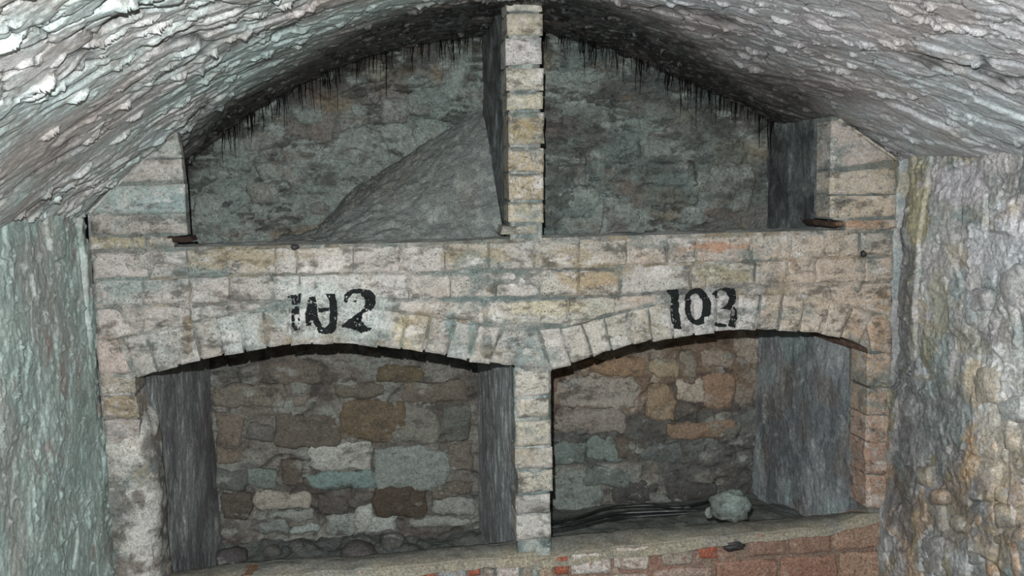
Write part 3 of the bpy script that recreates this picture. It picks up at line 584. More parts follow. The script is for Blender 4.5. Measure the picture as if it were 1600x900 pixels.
J12 = [(138, 436), (230, 437), (330, 431), (460, 430), (500, 428), (640, 427), (740, 423), (850, 421), (920, 421), (980, 416), (1080, 412), (1220, 407), (1402, 398)]
J23 = [(138, 481), (200, 479), (290, 477), (430, 472), (640, 468), (720, 470), (800, 466), (870, 463), (940, 465), (1000, 460), (1080, 454), (1240, 446), (1402, 440)]
def ext(u):                                             # top of the arch rings
    if u < 830: return interp([(138, 535), (185, 528), (240, 520), (300, 503), (350, 493), (400, 486), (450, 481), (490, 478), (540, 479), (600, 484), (650, 490), (700, 499), (750, 507), (830, 514)], u)
    return interp([(830, 514), (870, 513), (900, 508), (940, 496), (980, 486), (1020, 477), (1060, 470), (1100, 463), (1150, 459), (1200, 458), (1240, 461), (1280, 466), (1320, 476), (1402, 500)], u)
CREAM, PINK, GREY, TEAL, OCH, WHT, TAN, RUST = (196, 184, 158), (186, 172, 166), (160, 158, 152), (140, 158, 152), (156, 140, 104), (204, 204, 198), (192, 166, 140), (166, 120, 92)
G = 1.9
def course(joints, top, bot, cols, mind=10):
    for k in range(len(joints) - 1):
        a, b = joints[k] + 1.2, joints[k + 1] - 1.2; t0, t1 = top(a) + G, top(b) + G; b0, b1 = bot(a) - G, bot(b) - G
        if min(b0 - t0, b1 - t1) < 6: 
            if max(b0 - t0, b1 - t1) < mind: continue
            b0 = max(b0, t0 + 3); b1 = max(b1, t1 + 3)
        c = cols[k % len(cols)] if isinstance(cols, list) else cols
        c, al = (c[:3], c[3]) if len(c) > 3 else (c, .42)
        pxblock('brick', [(a, t0), (b, t1), (b, b1), (a, b0)], 0.0, .07, M_white, arcade, (*c, al), edge=.0055, rough=.004, wob=.006, proud=.001 + rnd.uniform(-.0015, .002), res=.0065)
jt = lambda u: interp(TOP_PX, u) + 4; j12 = lambda u: interp(J12, u); j23 = lambda u: interp(J23, u)
course([146, 235, 290, 352, 430, 463, 553, 627, 695, 765, 835, 905, 980, 1042, 1088, 1175, 1235, 1290, 1345, 1398], jt, j12,
       [PINK, GREY, (150, 140, 110, .7), (176, 166, 140), WHT, (204, 200, 190), (190, 178, 168), (186, 178, 166), OCH, (176, 170, 158), (150, 138, 112), (160, 142, 112), TAN, (196, 180, 166), (188, 150, 118), (186, 172, 148), (194, 180, 158), (186, 172, 152), (196, 182, 160)])
course([148, 222, 295, 357, 425, 468, 495, 638, 705, 773, 845, 905, 970, 1080, 1104, 1180, 1232, 1275, 1350, 1397], j12, j23,
       [TEAL, (160, 158, 150), (166, 160, 152), GREY, WHT, (190, 196, 192), (196, 198, 196), (176, 166, 152), (162, 154, 130), (190, 186, 180), (192, 186, 166), (158, 138, 102), (176, 176, 166), (150, 136, 112), (148, 142, 116), (170, 156, 140), (192, 172, 152), (190, 168, 148), (194, 178, 158)])
course([149, 222, 297, 356, 425], j23, ext, [PINK, (166, 156, 146), (176, 182, 178), (150, 150, 146)])
course([622, 690, 758, 890, 962, 1030], j23, ext, [(186, 178, 166), (196, 190, 170), (200, 194, 170), (190, 182, 156), (182, 160, 132)])
course([1228, 1300, 1396], j23, ext, [(196, 180, 160), (190, 166, 142)])
# voussoirs of both arches
def ring(curve, n, cols, skew0, skew1, fan):
    p = dens(curve, n + 1)
    for k in range(n):
        a, b = p[k], p[k + 1]; f0, f1 = (k / n - .5), ((k + 1) / n - .5)
        ta = (a[0] + f0 * fan, ext(a[0] + f0 * fan)); tb = (b[0] + f1 * fan, ext(b[0] + f1 * fan))
        dv = rnd.uniform(-2.2, 2.2)
        pxblock('voussoir', [(ta[0] + 1.6, ta[1] + 2), (tb[0] - 1.6, tb[1] + 2), (b[0] - 1.6, b[1] + dv), (a[0] + 1.6, a[1] + dv)], 0.0, .10, M_white, arcade, (*cols[k % len(cols)], .45),
                edge=.0055, rough=.004, wob=.0042, proud=.001 + rnd.uniform(-.002, .004), res=.0065)
ring(L_IN[1:-1], 17, [(160, 158, 150), (150, 156, 150), (176, 174, 168), (146, 138, 122), (170, 178, 174), (160, 172, 166), (158, 152, 128), (190, 200, 196), (196, 202, 200), (192, 200, 196), (186, 194, 190), (176, 172, 160), (200, 190, 160), (146, 138, 124), (150, 166, 162), (196, 192, 184), (188, 186, 180)], 0, 0, 44)
ring(R_IN[:-1], 15, [(190, 188, 178), (192, 188, 168), (196, 190, 170), (186, 180, 158), (188, 180, 156), (178, 172, 148), (196, 194, 190), (190, 186, 178), (186, 184, 180), (196, 182, 162), (182, 158, 132), (204, 186, 166), (198, 186, 170), (210, 202, 190), (186, 164, 144)], 0, 0, 40)
pxblock('skewback', [(826, 516), (838, 516), (858, 573), (808, 571)], 0, .09, M_white, arcade, (*TEAL, .6), edge=.006)
pxblock('skewback', [(150, 534), (182, 531), (206, 588), (153, 582)], 0, .09, M_white, arcade, (*PINK, .6), edge=.007, rough=.005)
pxblock('skewback', [(1352, 492), (1395, 500), (1394, 552), (1362, 548)], 0, .09, M_white, arcade, (*TAN, .7), edge=.007, rough=.005)

# ---- upper central pier
def pier(name, label, joints, xl, xr, cols, ydep, zc, seed, wear=0.0, side_mat=M_sooty):
    base = W((xl(joints[-1]) + xr(joints[-1])) / 2, joints[-1]); r = empty(name, base); tag(r, label, 'brick pier')
    XA, XB = W(xl(joints[len(joints) // 2]), joints[len(joints) // 2])[0], W(xr(joints[len(joints) // 2]), joints[len(joints) // 2])[0]
    for k in range(len(joints) - 1):
        um = (xl(joints[k]) + xr(joints[k])) / 2; zt, zb = W(um, joints[k])[2] - .004, W(um, joints[k + 1])[2] + .004
        s = rnd.uniform(-.003, .003) * (1 + wear); e = rnd.uniform(-.003, .003) * (1 + wear); t1, t2 = rnd.uniform(-.003, .003), rnd.uniform(-.003, .003)
        block('brick', [(XA + s, 0, zt + t1), (XB + e, 0, zt + t2), (XB + e, 0, zb + t2), (XA + s, 0, zb + t1)], .09, M_white, r, (*cols[k % len(cols)], .6),
                edge=.006, rough=.004, wob=.0025, proud=.003, bulge=.002, res=.006)
    # mortar body running to the back wall
    xa, xb = XA + .0015, XB - .0015
    z0, z1 = zc
    zs = np.linspace(z0, z1, int((z1 - z0) / .006) + 1)
    ys1 = np.linspace(.008, ydep, int(ydep / .006) + 1); ysr = ys1[::-1]; nf = 14
    path_x = np.concatenate([np.full(len(ysr), xa), np.linspace(xa, xb, nf)[1:-1], np.full(len(ys1), xb)])
    path_y = np.concatenate([ysr, np.full(nf - 2, .005), ys1]); sg = np.concatenate([-np.ones(len(ysr)), np.zeros(nf - 2), np.ones(len(ys1))])
    X = np.repeat(path_x[None], len(zs), 0); Y = np.repeat(path_y[None], len(zs), 0); Z = np.repeat(zs[:, None], len(path_x), 1); S = np.repeat(sg[None], len(zs), 0)
    h = (fbm(Y * 30, Z * 9, seed, 3) - .5) * .012 + (fbm(Y * 60, Z * 24, seed + 2, 3) - .5) * .006 + (fbm(Y * 6, Z * 3, seed + 3, 2) - .5) * .014
    hf = (fbm(X * 40, Z * 30, seed + 4, 3) - .5) * .008
    T = Tint(X.shape); fr = smooth(.06, .02, Y)
    T.add(fr * .9, (150, 156, 150)); T.add(fr * smooth(.48, .6, fbm(X * 30, Z * 20, seed + 6, 3)) * .9, (92, 108, 106))
    sheet('pier_body', np.stack([X + S * h, Y - (S == 0) * hf, Z], -1), side_mat, r, T.c)
    return r
pier('brick_pier', 'tall slim brick pier rising from the band to the vault between the upper recesses', [-60, -18, 19, 57, 103, 143, 174, 228, 270, 315, 350], lambda v: 791 + (v / 350) * 3, lambda v: 848 + (v / 350) * 2,
     [WHT, (206, 204, 190), (196, 190, 164), (206, 202, 202), (196, 190, 168), (190, 182, 150), (150, 136, 96), (160, 140, 96), (162, 142, 96), (186, 172, 136)], YUL + .02, (ZB - .01, 2.14), 1001)
pier('brick_pier', 'short rounded brick pier carrying the arches between the two lower niches', [577, 621, 655, 698, 734, 771, 803, 846], lambda v: 806 + (v - 577) / 270 * 2 , lambda v: 860 + (v - 577) / 270 * 2,
     [(196, 192, 176), (190, 184, 166), (190, 184, 162), (176, 170, 154), (190, 184, 162), (150, 148, 144), (196, 194, 188)], YLL + .02, (0.0, W(830, 574)[2]), 1051, wear=.7, side_mat=M_side)

# ---- pilasters at both ends of the upper recess
def pilaster(name, label, quads, cols, body, dep=.10):
    r = empty(name, W(np.mean([q[0] for q in body]), max(q[1] for q in body))); tag(r, label, 'brick pilaster')
    for q, c in zip(quads, cols):
        pxblock('brick', q, 0.0, dep * .8, M_white, r, (*c, .75), edge=.006, rough=.0045, wob=.003, proud=.003, res=.009)
    Vf = [W(u, v, .004) for u, v in body]; Vb = [p + np.array([0, dep, 0]) for p in Vf]; n = len(Vf)
    me = bpy.data.meshes.new('mortar_core'); me.from_pydata([tuple(p) for p in Vf + Vb], [], [tuple(range(n)), tuple(range(2 * n - 1, n - 1, -1))] + [(i, i + n, (i + 1) % n + n, (i + 1) % n) for i in range(n)])
    link('mortar_core', me, M_mortar, r, (120, 130, 126, .5)); return r
pilaster('brick_pilaster', 'grey-green brick pilaster with sloping edge under the left side of the vault',
         [[(262, 220), (276, 206), (284, 246), (228, 248)], [(224, 250), (284, 248), (287, 280), (182, 286)], [(176, 291), (288, 288), (290, 332), (140, 334)], [(140, 337), (290, 335), (293, 365), (142, 367)], [(141, 370), (225, 370), (225, 388), (142, 390)], [(228, 370), (272, 371), (272, 385), (228, 388)]],
         [(142, 156, 150), (166, 164, 158), (142, 162, 160), (156, 152, 144), (146, 136, 100), (150, 138, 112)], [(277, 203), (288, 290), (293, 367), (272, 369), (272, 387), (140, 391), (137, 334), (200, 272)], .04)
pilaster('brick_pilaster', 'cream brick pilaster with sloping edge under the right side of the vault',
         [[(1299, 190), (1312, 188), (1399, 250), (1298, 264)], [(1298, 268), (1402, 262), (1402, 302), (1297, 304)], [(1297, 307), (1402, 305), (1402, 338), (1297, 341)], [(1322, 345), (1402, 342), (1402, 357), (1322, 360)]],
         [(186, 176, 166), (196, 184, 162), (200, 186, 164), (186, 154, 122)], [(1299, 182), (1310, 184), (1402, 250), (1403, 357), (1320, 359), (1320, 344), (1299, 343)])
def strip(name, pts, wpx, Y, mat, parent, col):                       # mortar fillet along the sloping edge
    for k in range(len(pts) - 1):
        (a, b), (c, d) = pts[k], pts[k + 1]; l = math.hypot(c - a, d - b); nx_, ny_ = -(d - b) / l * wpx, (c - a) / l * wpx
        pxblock(name, [(a, b), (c, d), (c + nx_, d + ny_), (a + nx_, b + ny_)], Y, .04, mat, parent, (*col, .7), edge=.003, rough=.003, wob=.002, proud=.004, res=.006)
pil = [o for o in scene.objects if o.name.startswith('brick_pilaster')]
strip('mortar_fillet', [(138, 330), (200, 268), (272, 204)], 5, -.003, M_white, pil[0], (180, 184, 180))
strip('mortar_fillet', [(1312, 184), (1402, 247)], 4, -.003, M_white, pil[1], (206, 196, 178))

# ---- jambs of the lower niches
def jamb(name, label, rows, cols, body, mat, xside):
    r = empty(name, W(np.mean([q[0] for q in body]), max(q[1] for q in body))); tag(r, label, 'brick jamb')
    for q, c in zip(rows, cols):
        pxblock('brick', q, 0.0, .09, mat, r, (*c, .75), edge=.006, rough=.006, wob=.005, proud=.001, bulge=.001, res=.007)
    Vf = [W(u, v, .008) for u, v in body]; Vb = [p + np.array([0, .12, 0]) for p in Vf]; n = len(Vf)
    me = bpy.data.meshes.new('mortar_core'); me.from_pydata([tuple(p) for p in Vf + Vb], [], [tuple(range(n)), tuple(range(2 * n - 1, n - 1, -1))] + [(i, i + n, (i + 1) % n + n, (i + 1) % n) for i in range(n)])
    link('mortar_core', me, M_mortar, r, (130, 126, 118, .5)); return r
ys = [586, 618, 655, 700, 745, 790, 838, 905]
jl = lambda v: 152 + (v - 586) * .115; jr = lambda v: 209 + (v - 586) * .10
jamb('brick_jamb', 'worn limewashed brick jamb beside the left plaster wall', [[(jl(a) + 2, a + 2), (jr(a), a + 2), (jr(b), b - 2), (jl(b) + 2, b - 2)] for a, b in zip(ys, ys[1:])],
     [(150, 142, 122), (150, 132, 96), (156, 150, 146), (186, 186, 180), (176, 174, 168), (190, 190, 186), (170, 174, 170)], [(153, 582), (208, 588), (243, 930), (192, 930)], M_white, 1)
ys = [552, 606, 650, 692, 742, 795]
kl = lambda v: 1357 - (v - 552) * .02; kr = lambda v: 1396 - (v - 552) * .035
jamb('brick_jamb', 'narrow orange-brown brick jamb beside the right stone wall', [[(kl(a), a + .8), (kr(a) - 1, a + .8), (kr(b) - 1, b - .8), (kl(b), b - .8)] for a, b in zip(ys, ys[1:])],
     [(186, 158, 130), (176, 146, 118), (182, 146, 120), (160, 118, 92), (170, 130, 102)], [(1361, 549), (1396, 549), (1386, 800), (1357, 806)], M_white, -1)
# worn plaster wrapping the left jamb corner
jroot = [o for o in scene.objects if o.name == 'brick_jamb'][0]
def jamb_skin():
    zs = np.linspace(0.02, W(190, 640)[2], 150); x0, x1, R = XL + .012, XJL + .014, .05
    px = np.concatenate([np.linspace(x0, x1 - R, 30)[:-1], x1 - R + R * np.sin(np.linspace(0, math.pi / 2, 16)), np.full(24, x1)])
    py = np.concatenate([np.full(29, 0.0), R - R * np.cos(np.linspace(0, math.pi / 2, 16)), np.linspace(R, .20, 25)[1:]])
    s_ = np.concatenate([[0], np.cumsum(np.hypot(np.diff(px), np.diff(py)))])
    nxv = np.concatenate([np.zeros(29), np.sin(np.linspace(0, math.pi / 2, 16)), np.ones(24)]); nyv = np.concatenate([-np.ones(29), -np.cos(np.linspace(0, math.pi / 2, 16)), np.zeros(24)])
    S, Z = np.meshgrid(s_, zs); X = np.repeat(px[None], len(zs), 0); Y = np.repeat(py[None], len(zs), 0)
    h = .012 + (fbm(S * 8, Z * 7, 1301, 3) - .5) * .024 + (fbm(S * 30, Z * 26, 1303, 3) - .5) * .012 + (fbm(S * 90, Z * 80, 1305, 2) - .5) * .004
    h = h - .03 * smooth(zs[-1] - .10, zs[-1], Z + .10 * (fbm(S * 14, Z * 10, 1307, 3) - .5)) - .03 * smooth(.13, .22, S - .05 + .0 * Z)
    P = np.stack([X + nxv[None] * h, Y + nyv[None] * h, Z], -1)
    T = Tint(S.shape); T.add(smooth(.44, .56, fbm(S * 12, Z * 9, 1309, 4)) * .8, (206, 206, 200)); T.add(smooth(.54, .62, fbm(S * 11, Z * 9, 1311, 4)) * .85, (112, 104, 98))
    blobs(T, P, [(195, 640, 30, 26, (130, 122, 112), .6), (205, 720, 30, 40, (214, 214, 208), .7), (225, 820, 36, 70, (216, 216, 212), .7), (235, 700, 16, 30, (104, 98, 94), .8), (218, 782, 12, 18, (98, 92, 88), .8), (285, 760, 30, 120, (104, 108, 110), .6)], 1313)
    sheet('plaster_skin', P, M_mortar, jroot, T.c)
jamb_skin()

# ---- low closing walls (sills)
def sill(name, label, cap_back, cap_front, u0, u1, bricks, mat):
    r = empty(name, np.array([W((u0 + u1) / 2, 860)[0], .05, 0.0])); tag(r, label, 'low wall')
    n = 120; us = np.linspace(u0, u1, n); fr = np.array([W(u, interp(cap_front, u)) for u in us]); th = .10
    bkz = np.array([W(u, interp(cap_back, u), th)[2] for u in us])
    m = 16; rows = []
    for k in range(m):
        t = k / (m - 1); y = -.006 + t * (th + .006)
        z = fr[:, 2] * (1 - t) + bkz * t + .006 * np.sin(math.pi * t) + (fbm(fr[:, 0] * 25, np.full(n, y * 25), 1101, 3) - .5) * .012
        rows.append(np.stack([fr[:, 0], np.full(n, y), z], 1))
    drop = [np.stack([fr[:, 0], np.full(n, -.010 + .004 * k), fr[:, 2] - (.022 + .02 * fbm(fr[:, 0] * 14, fr[:, 0] * 0, 1103, 3)) * (1 - k / 4)], 1) for k in range(4)]
    Pm = np.array(drop + rows + [np.stack([fr[:, 0], np.full(n, th), bkz - .05 * k], 1) for k in range(1, 12)])
    T = Tint(Pm.shape[:2]); fr_ = smooth(.06, .0, Pm[..., 1]); T.add(fr_ * smooth(.35, .5, fbm(Pm[..., 0] * 8, Pm[..., 1] * 9, 1105, 3)) * .6, (160, 154, 136)); T.add((1 - fr_) * .6, (124, 126, 122))
    sheet('mortar_cap', Pm, M_cap, r, T.c)
    x0, x1 = fr[0, 0], fr[-1, 0]; xs = np.linspace(x0, x1, 140); zt = np.interp(xs, fr[:, 0], fr[:, 2]) - .004; t = np.linspace(0, 1, 60)[:, None]
    X = np.repeat(xs[None], 60, 0); Z = t * zt; h = (fbm(X * 40, Z * 40, 1107, 4) - .5) * .010 + (fbm(X * 9, Z * 9, 1109, 3) - .5) * .01
    T = Tint(X.shape); T.add(smooth(.45, .6, fbm(X * 9, Z * 12, 1111, 4)) * .7, (128, 116, 104))
    sheet('mortar_body', np.stack([X, .008 - h, Z], -1), M_mortar if u0 < 600 else M_red, r, T.c)
    for q, c, al in bricks:
        pxblock('brick', q if isinstance(q, list) else rect(*q), 0.0, .07, mat, r, (*c, al), edge=.007, rough=.005, wob=.005, proud=.003, res=.009, rounding=.12)
    return r
CBL = [(190, 905), (330, 884), (420, 875), (500, 870), (560, 868), (640, 862), (780, 848), (835, 842)]
CFL = [(190, 925), (330, 906), (450, 896), (560, 889), (640, 882), (790, 868), (835, 864)]
CBR = [(835, 842), (870, 838), (1000, 825), (1110, 818), (1200, 812), (1310, 803), (1390, 793)]
CFR = [(835, 872), (870, 868), (960, 854), (1070, 842), (1100, 838), (1200, 830), (1290, 822), (1345, 804), (1390, 797)]
RED = (164, 92, 70)
sl = sill('low_brick_wall', 'low brick wall with tan mortar cap closing the foot of the left niche', CBL, CFL, 190, 838,
     [((628, 886, 652, 930), RED, 1), ((655, 888, 662, 930), (150, 158, 160), .8), ((664, 887, 680, 905), RED, 1), ((684, 889, 728, 930), (150, 164, 166), .8), ((732, 886, 752, 900), RED, 1), ((756, 888, 772, 930), (140, 138, 134), .8),
      ((776, 880, 812, 930), (200, 196, 194), .9), ((814, 884, 834, 930), (150, 146, 136), .8), ((560, 893, 622, 935), (170, 166, 158), .7), ((470, 900, 555, 940), (150, 140, 126), .7), ((375, 900, 420, 940), (116, 92, 70), .9)], M_red)
sr = sill('low_brick_wall', 'low brick wall with red and white bricks closing the foot of the right niche', CBR, CFR, 838, 1388,
     [((868, 868, 890, 898), RED, 1), ((842, 882, 864, 935), (176, 168, 146), .8), ([(893, 866), (955, 862), (955, 896), (893, 898)], (206, 204, 200), .95), ([(960, 856), (1018, 852), (1016, 890), (960, 890)], (198, 192, 184), .9),
      ([(1034, 852), (1084, 848), (1084, 882), (1036, 886)], (160, 156, 146), .85), ((1093, 846, 1122, 874), RED, 1), ([(1172, 836), (1230, 832), (1230, 868), (1172, 870)], (146, 122, 108), .6), ([(1234, 831), (1300, 824), (1300, 862), (1234, 867)], (146, 120, 104), .7),
      ([(1304, 822), (1384, 803), (1384, 856), (1304, 862)], (176, 150, 130), .6), ([(1120, 880), (1216, 874), (1216, 925), (1120, 930)], (150, 116, 98), .7), ([(1020, 894), (1114, 886), (1114, 935), (1020, 940)], (170, 156, 146), .7),
      ([(900, 903), (1014, 896), (1014, 940), (900, 945)], (176, 170, 162), .7), ([(1220, 873), (1310, 868), (1310, 920), (1220, 925)], (152, 116, 98), .8), ([(1313, 867), (1383, 862), (1383, 915), (1313, 920)], (178, 150, 128), .7)], M_red)
# iron stub let into the low wall
def lump(name, c, size, mat, parent=None, seed=1, color=None, amp=.25, sub=4, freq=1.6, flat=0.0):
    bm = bmesh.new(); bmesh.ops.create_icosphere(bm, subdivisions=sub, radius=1.0); v = np.array([x.co[:] for x in bm.verts])
    k = 1 + amp * 2 * (fbm(v[:, 0] * freq + v[:, 2] * .7 + 10, v[:, 1] * freq + v[:, 2] * freq + 10, seed, 4) - .5)
    wd, wi = worley(v[:, 0] * freq * 1.3 + v[:, 2] * 2, v[:, 1] * freq * 1.3 - v[:, 2] * 2, seed + 3); k = k + amp * .5 * (wi - .5) * smooth(0, .3, wd)
    v = v * k[:, None]; v = v * np.array(size) / 2
    for x, p in zip(bm.verts, v): x.co = p
    me = bpy.data.meshes.new(name); bm.to_mesh(me); bm.free(); me.polygons.foreach_set('use_smooth', np.ones(len(me.polygons), bool))
    o = link(name, me, mat, parent, color); o.location = c; return o
lump('dark_lump', W(1349, 397, -.002), (.018, .02, .022), M_iron, arcade, 9, amp=.3, sub=2)  # dark lump standing in for the black of a small hole in the brick
lump('dark_lump', W(461, 386, -.002), (.024, .016, .016), M_iron, arcade, 10, amp=.3, sub=2)  # another dark lump, at the head of the cracked joint
hl = W(1147, 853, -.004); lump('iron_stub', hl, (.075, .03, .028), M_iron, sr, 5, amp=.35)

# ================================================================== PAINTED NUMBERS
dg = bpy.context.evaluated_depsgraph_get()
VV, FF = [], []
for o in [x for x in scene.objects if x.parent == arcade and x.type == 'MESH' and (x.name.startswith(('brick', 'voussoir', 'mortar_core', 'skewback')))]:
    b = len(VV); VV.extend([v.co.copy() for v in o.data.vertices]); FF.extend([tuple(b + i for i in p.vertices) for p in o.data.polygons])
bvh = BVHTree.FromPolygons(VV, FF)
def inside(poly, X, Y):
    c = np.zeros(X.shape, bool); n = len(poly)
    for i in range(n):
        x0, y0 = poly[i]; x1, y1 = poly[i - 1]
        with np.errstate(divide='ignore', invalid='ignore'):
            c ^= ((y0 > Y) != (y1 > Y)) & (X < (x1 - x0) * (Y - y0) / (y1 - y0 + 1e-12) + x0)
    return c
def digit(name, adds, cuts, org, sc, parent, label, wear, seed, mat=None):
    adds = [[(org[0] + x / sc, org[1] + y / sc) for x, y in p] for p in adds]; cuts = [[(org[0] + x / sc, org[1] + y / sc) for x, y in p] for p in cuts]
    al = np.array([q for p in adds for q in p]); st = .8
    us = np.arange(al[:, 0].min() - 2, al[:, 0].max() + 2, st); vs = np.arange(al[:, 1].min() - 2, al[:, 1].max() + 2, st); U, V = np.meshgrid(us, vs)
    jU = U + (fbm(U / 3, V / 3, seed, 3) - .5) * 2.4; jV = V + (fbm(U / 3 + 9, V / 3, seed + 2, 3) - .5) * 2.4
    ins = np.zeros(U.shape, bool)
    for p in adds: ins |= inside(p, jU, jV)
    for p in cuts: ins &= ~inside(p, jU, jV)
    ins &= fbm(U / 4.5, V / 4.5, seed + 5, 4) > wear
    P = np.zeros(U.shape + (3,)); ok = np.zeros(U.shape, bool)
    for i in range(U.shape[0]):
        for j in range(U.shape[1]):
            p = W(U[i, j], V[i, j], -.06); loc, nrm, ix, ds = bvh.ray_cast(Vector(p), Vector((0, 1, 0)), .12)
            if loc: P[i, j] = (loc[0], loc[1] - .0016, loc[2]); ok[i, j] = True
            else: P[i, j] = (p[0], .0, p[2])
    cell = ins[:-1, :-1] & ok[:-1, :-1] & ok[1:, :-1] & ok[:-1, 1:] & ok[1:, 1:]
    F = gridfaces(*U.shape)[cell.ravel()]; used = np.unique(F); mp = np.full(U.size, -1); mp[used] = np.arange(len(used))
    o = link(name, raw(name, P.reshape(-1, 3)[used], mp[F]), mat or M_paint, parent); o['label'] = label; return o
o1, s1 = (420, 440), 8.0
num = [[(40, 300), (130, 170), (620, 60), (920, 60), (1350, 110), (1520, 350), (1500, 640), (1300, 760), (700, 760), (300, 700), (100, 700)]]
DIG = arcade
digit('painted_digit', [[(195, 215), (380, 182), (372, 250), (362, 328), (258, 328), (255, 245), (200, 232)], [(255, 372), (350, 340), (366, 640), (300, 660), (255, 610)]], [[(292, 450), (332, 440), (338, 590), (300, 600)]], o1, s1, DIG, 'faded black figure 1 of number 102', .36, 11)
digit('painted_digit', [[(470, 235), (560, 215), (578, 300), (590, 470), (640, 600), (680, 630), (735, 560), (742, 400), (738, 270), (690, 185), (805, 178), (825, 260), (848, 400), (830, 620), (790, 690), (700, 700), (600, 690), (520, 600), (440, 600), (432, 440), (455, 330)], [(590, 370), (740, 365), (735, 410), (600, 430)]], [[(500, 525), (535, 560), (600, 680), (570, 690), (510, 590)]], o1, s1, DIG, 'black figure 0 of number 102, open at the top', .30, 12)
digit('painted_digit', [[(925, 285), (935, 195), (1000, 135), (1150, 118), (1260, 138), (1330, 205), (1335, 320), (1280, 400), (1170, 430), (1150, 530), (1230, 620), (1290, 625), (1240, 665), (1140, 685), (1010, 635), (885, 610), (960, 540), (1080, 450), (1150, 400), (1195, 330), (1190, 250), (1120, 180), (1040, 185), (985, 240), (968, 300)], [(1030, 290), (1090, 262), (1080, 300)]], [], o1, s1, DIG, 'black figure 2 of number 102', .28, 13)
o2, s2 = (1020, 435), 8.889
digit('painted_digit', [[(285, 195), (462, 182), (468, 300), (450, 460), (472, 600), (488, 748), (395, 752), (365, 640), (350, 470), (360, 380), (345, 280), (300, 228)]], [], o2, s2, DIG, 'black figure 1 of number 103', .20, 14)
el = lambda cx, cy, rx, ry: [(cx + rx * math.cos(t * math.pi / 16), cy + ry * math.sin(t * math.pi / 16)) for t in range(32)]
digit('painted_digit', [el(722, 430, 188, 262)], [el(706, 430, 84, 185), [(815, 570), (870, 565), (870, 645), (810, 640)]], o2, s2, DIG, 'black figure 0 of number 103', .18, 15)
digit('painted_digit', [[(940, 250), (1040, 188), (1150, 162), (1255, 178), (1280, 250), (1268, 350), (1215, 430), (1190, 485), (1130, 465), (1040, 460), (1130, 405), (1165, 320), (1150, 225), (1080, 205), (1025, 250), (1030, 312), (985, 312)], [(1235, 415), (1290, 500), (1310, 600), (1255, 725), (1130, 712), (975, 715), (985, 650), (1080, 672), (1150, 690), (1185, 600), (1200, 500)]], [[(1210, 460), (1250, 480), (1235, 570), (1205, 560)]], o2, s2, DIG, 'black figure 3 of number 103', .27, 16)

# ================================================================== LOOSE THINGS
# heap of grey soil in the upper left recess
def heap():
    x0, x1 = W(430, 380, .3)[0], XP0 + .005; n = 150; xs = np.linspace(x0, x1, n); ys = np.linspace(.03, YUL - .004, 100); X, Y = np.meshgrid(xs, ys)
    ridge_px = np.array([W(u, v, YUL)[[0, 2]] for u, v in [(430, 380), (500, 352), (540, 305), (600, 262), (660, 222), (715, 186), (760, 165)]])
    zb = np.interp(X, ridge_px[:, 0], ridge_px[:, 1]); t = smooth(0, 1, (Y - .03) / (YUL - .03)) * .65 + .35 * (Y - .03) / (YUL - .03)
    Z = (ZB - .006) - .02 * smooth(.5, 0, t) + np.maximum(zb - ZB, 0) * t + (fbm(X * 12, Y * 12, 1201, 4) - .5) * .03 * smooth(.03, .12, Y) + (fbm(X * 50, Y * 50, 1203, 3) - .5) * .012
    T = Tint(X.shape); T.add(np.full(X.shape, .8), (138, 146, 144)); T.add(smooth(.5, .62, fbm(X * 7, Y * 9, 1205, 4)) * .5, (130, 127, 118)); T.add(smooth(.6, .64, fbm(X * 60, Y * 60, 1207, 2)) * .5, (176, 182, 178))
    o = sheet('soil_heap', np.stack([X, Y, Z], -1), M_dirt, None, T.c); o['kind'] = 'stuff'; o['label'] = 'sloping heap of grey soil against the tall pier in the upper left recess'; o['category'] = 'soil'
    return X, Y, Z
HX, HY, HZ = heap()
# pebbles strewn over the heap (too many and small to count)
V, F = [], []
ico = bmesh.new(); bmesh.ops.create_icosphere(ico, subdivisions=1, radius=1); iv = np.array([v.co[:] for v in ico.verts]); ifc = [tuple(v.index for v in f.verts) for f in ico.faces]; ico.free()
for k in range(260):
    i, j = rnd.randrange(3, 97), rnd.randrange(10, 146); s = rnd.uniform(.0012, .0032); p = np.array([HX[i, j], HY[i, j], HZ[i, j] + s * .3])
    b = len(V) * 12; V.append(p + iv * s * np.array([rnd.uniform(.7, 1.4), rnd.uniform(.7, 1.4), .8])); F += [tuple(b + q for q in f) for f in ifc]
me = raw('pebble_scatter', np.concatenate(V), np.array(F)); o = link('pebble_scatter', me, M_cap, None, (150, 154, 150, .6)); o['kind'] = 'stuff'; o['label'] = 'tiny pale pebbles strewn over the soil heap'; o['category'] = 'pebbles'
tag(pxblock('plaster_flake', [(702, 206), (732, 205), (730, 222), (704, 222)], YUL - .05, .02, M_cap, None, (190, 204, 200, .9), edge=.006, wob=.008, rounding=.5), 'pale curled plaster flake at the head of the soil heap', 'plaster flake')
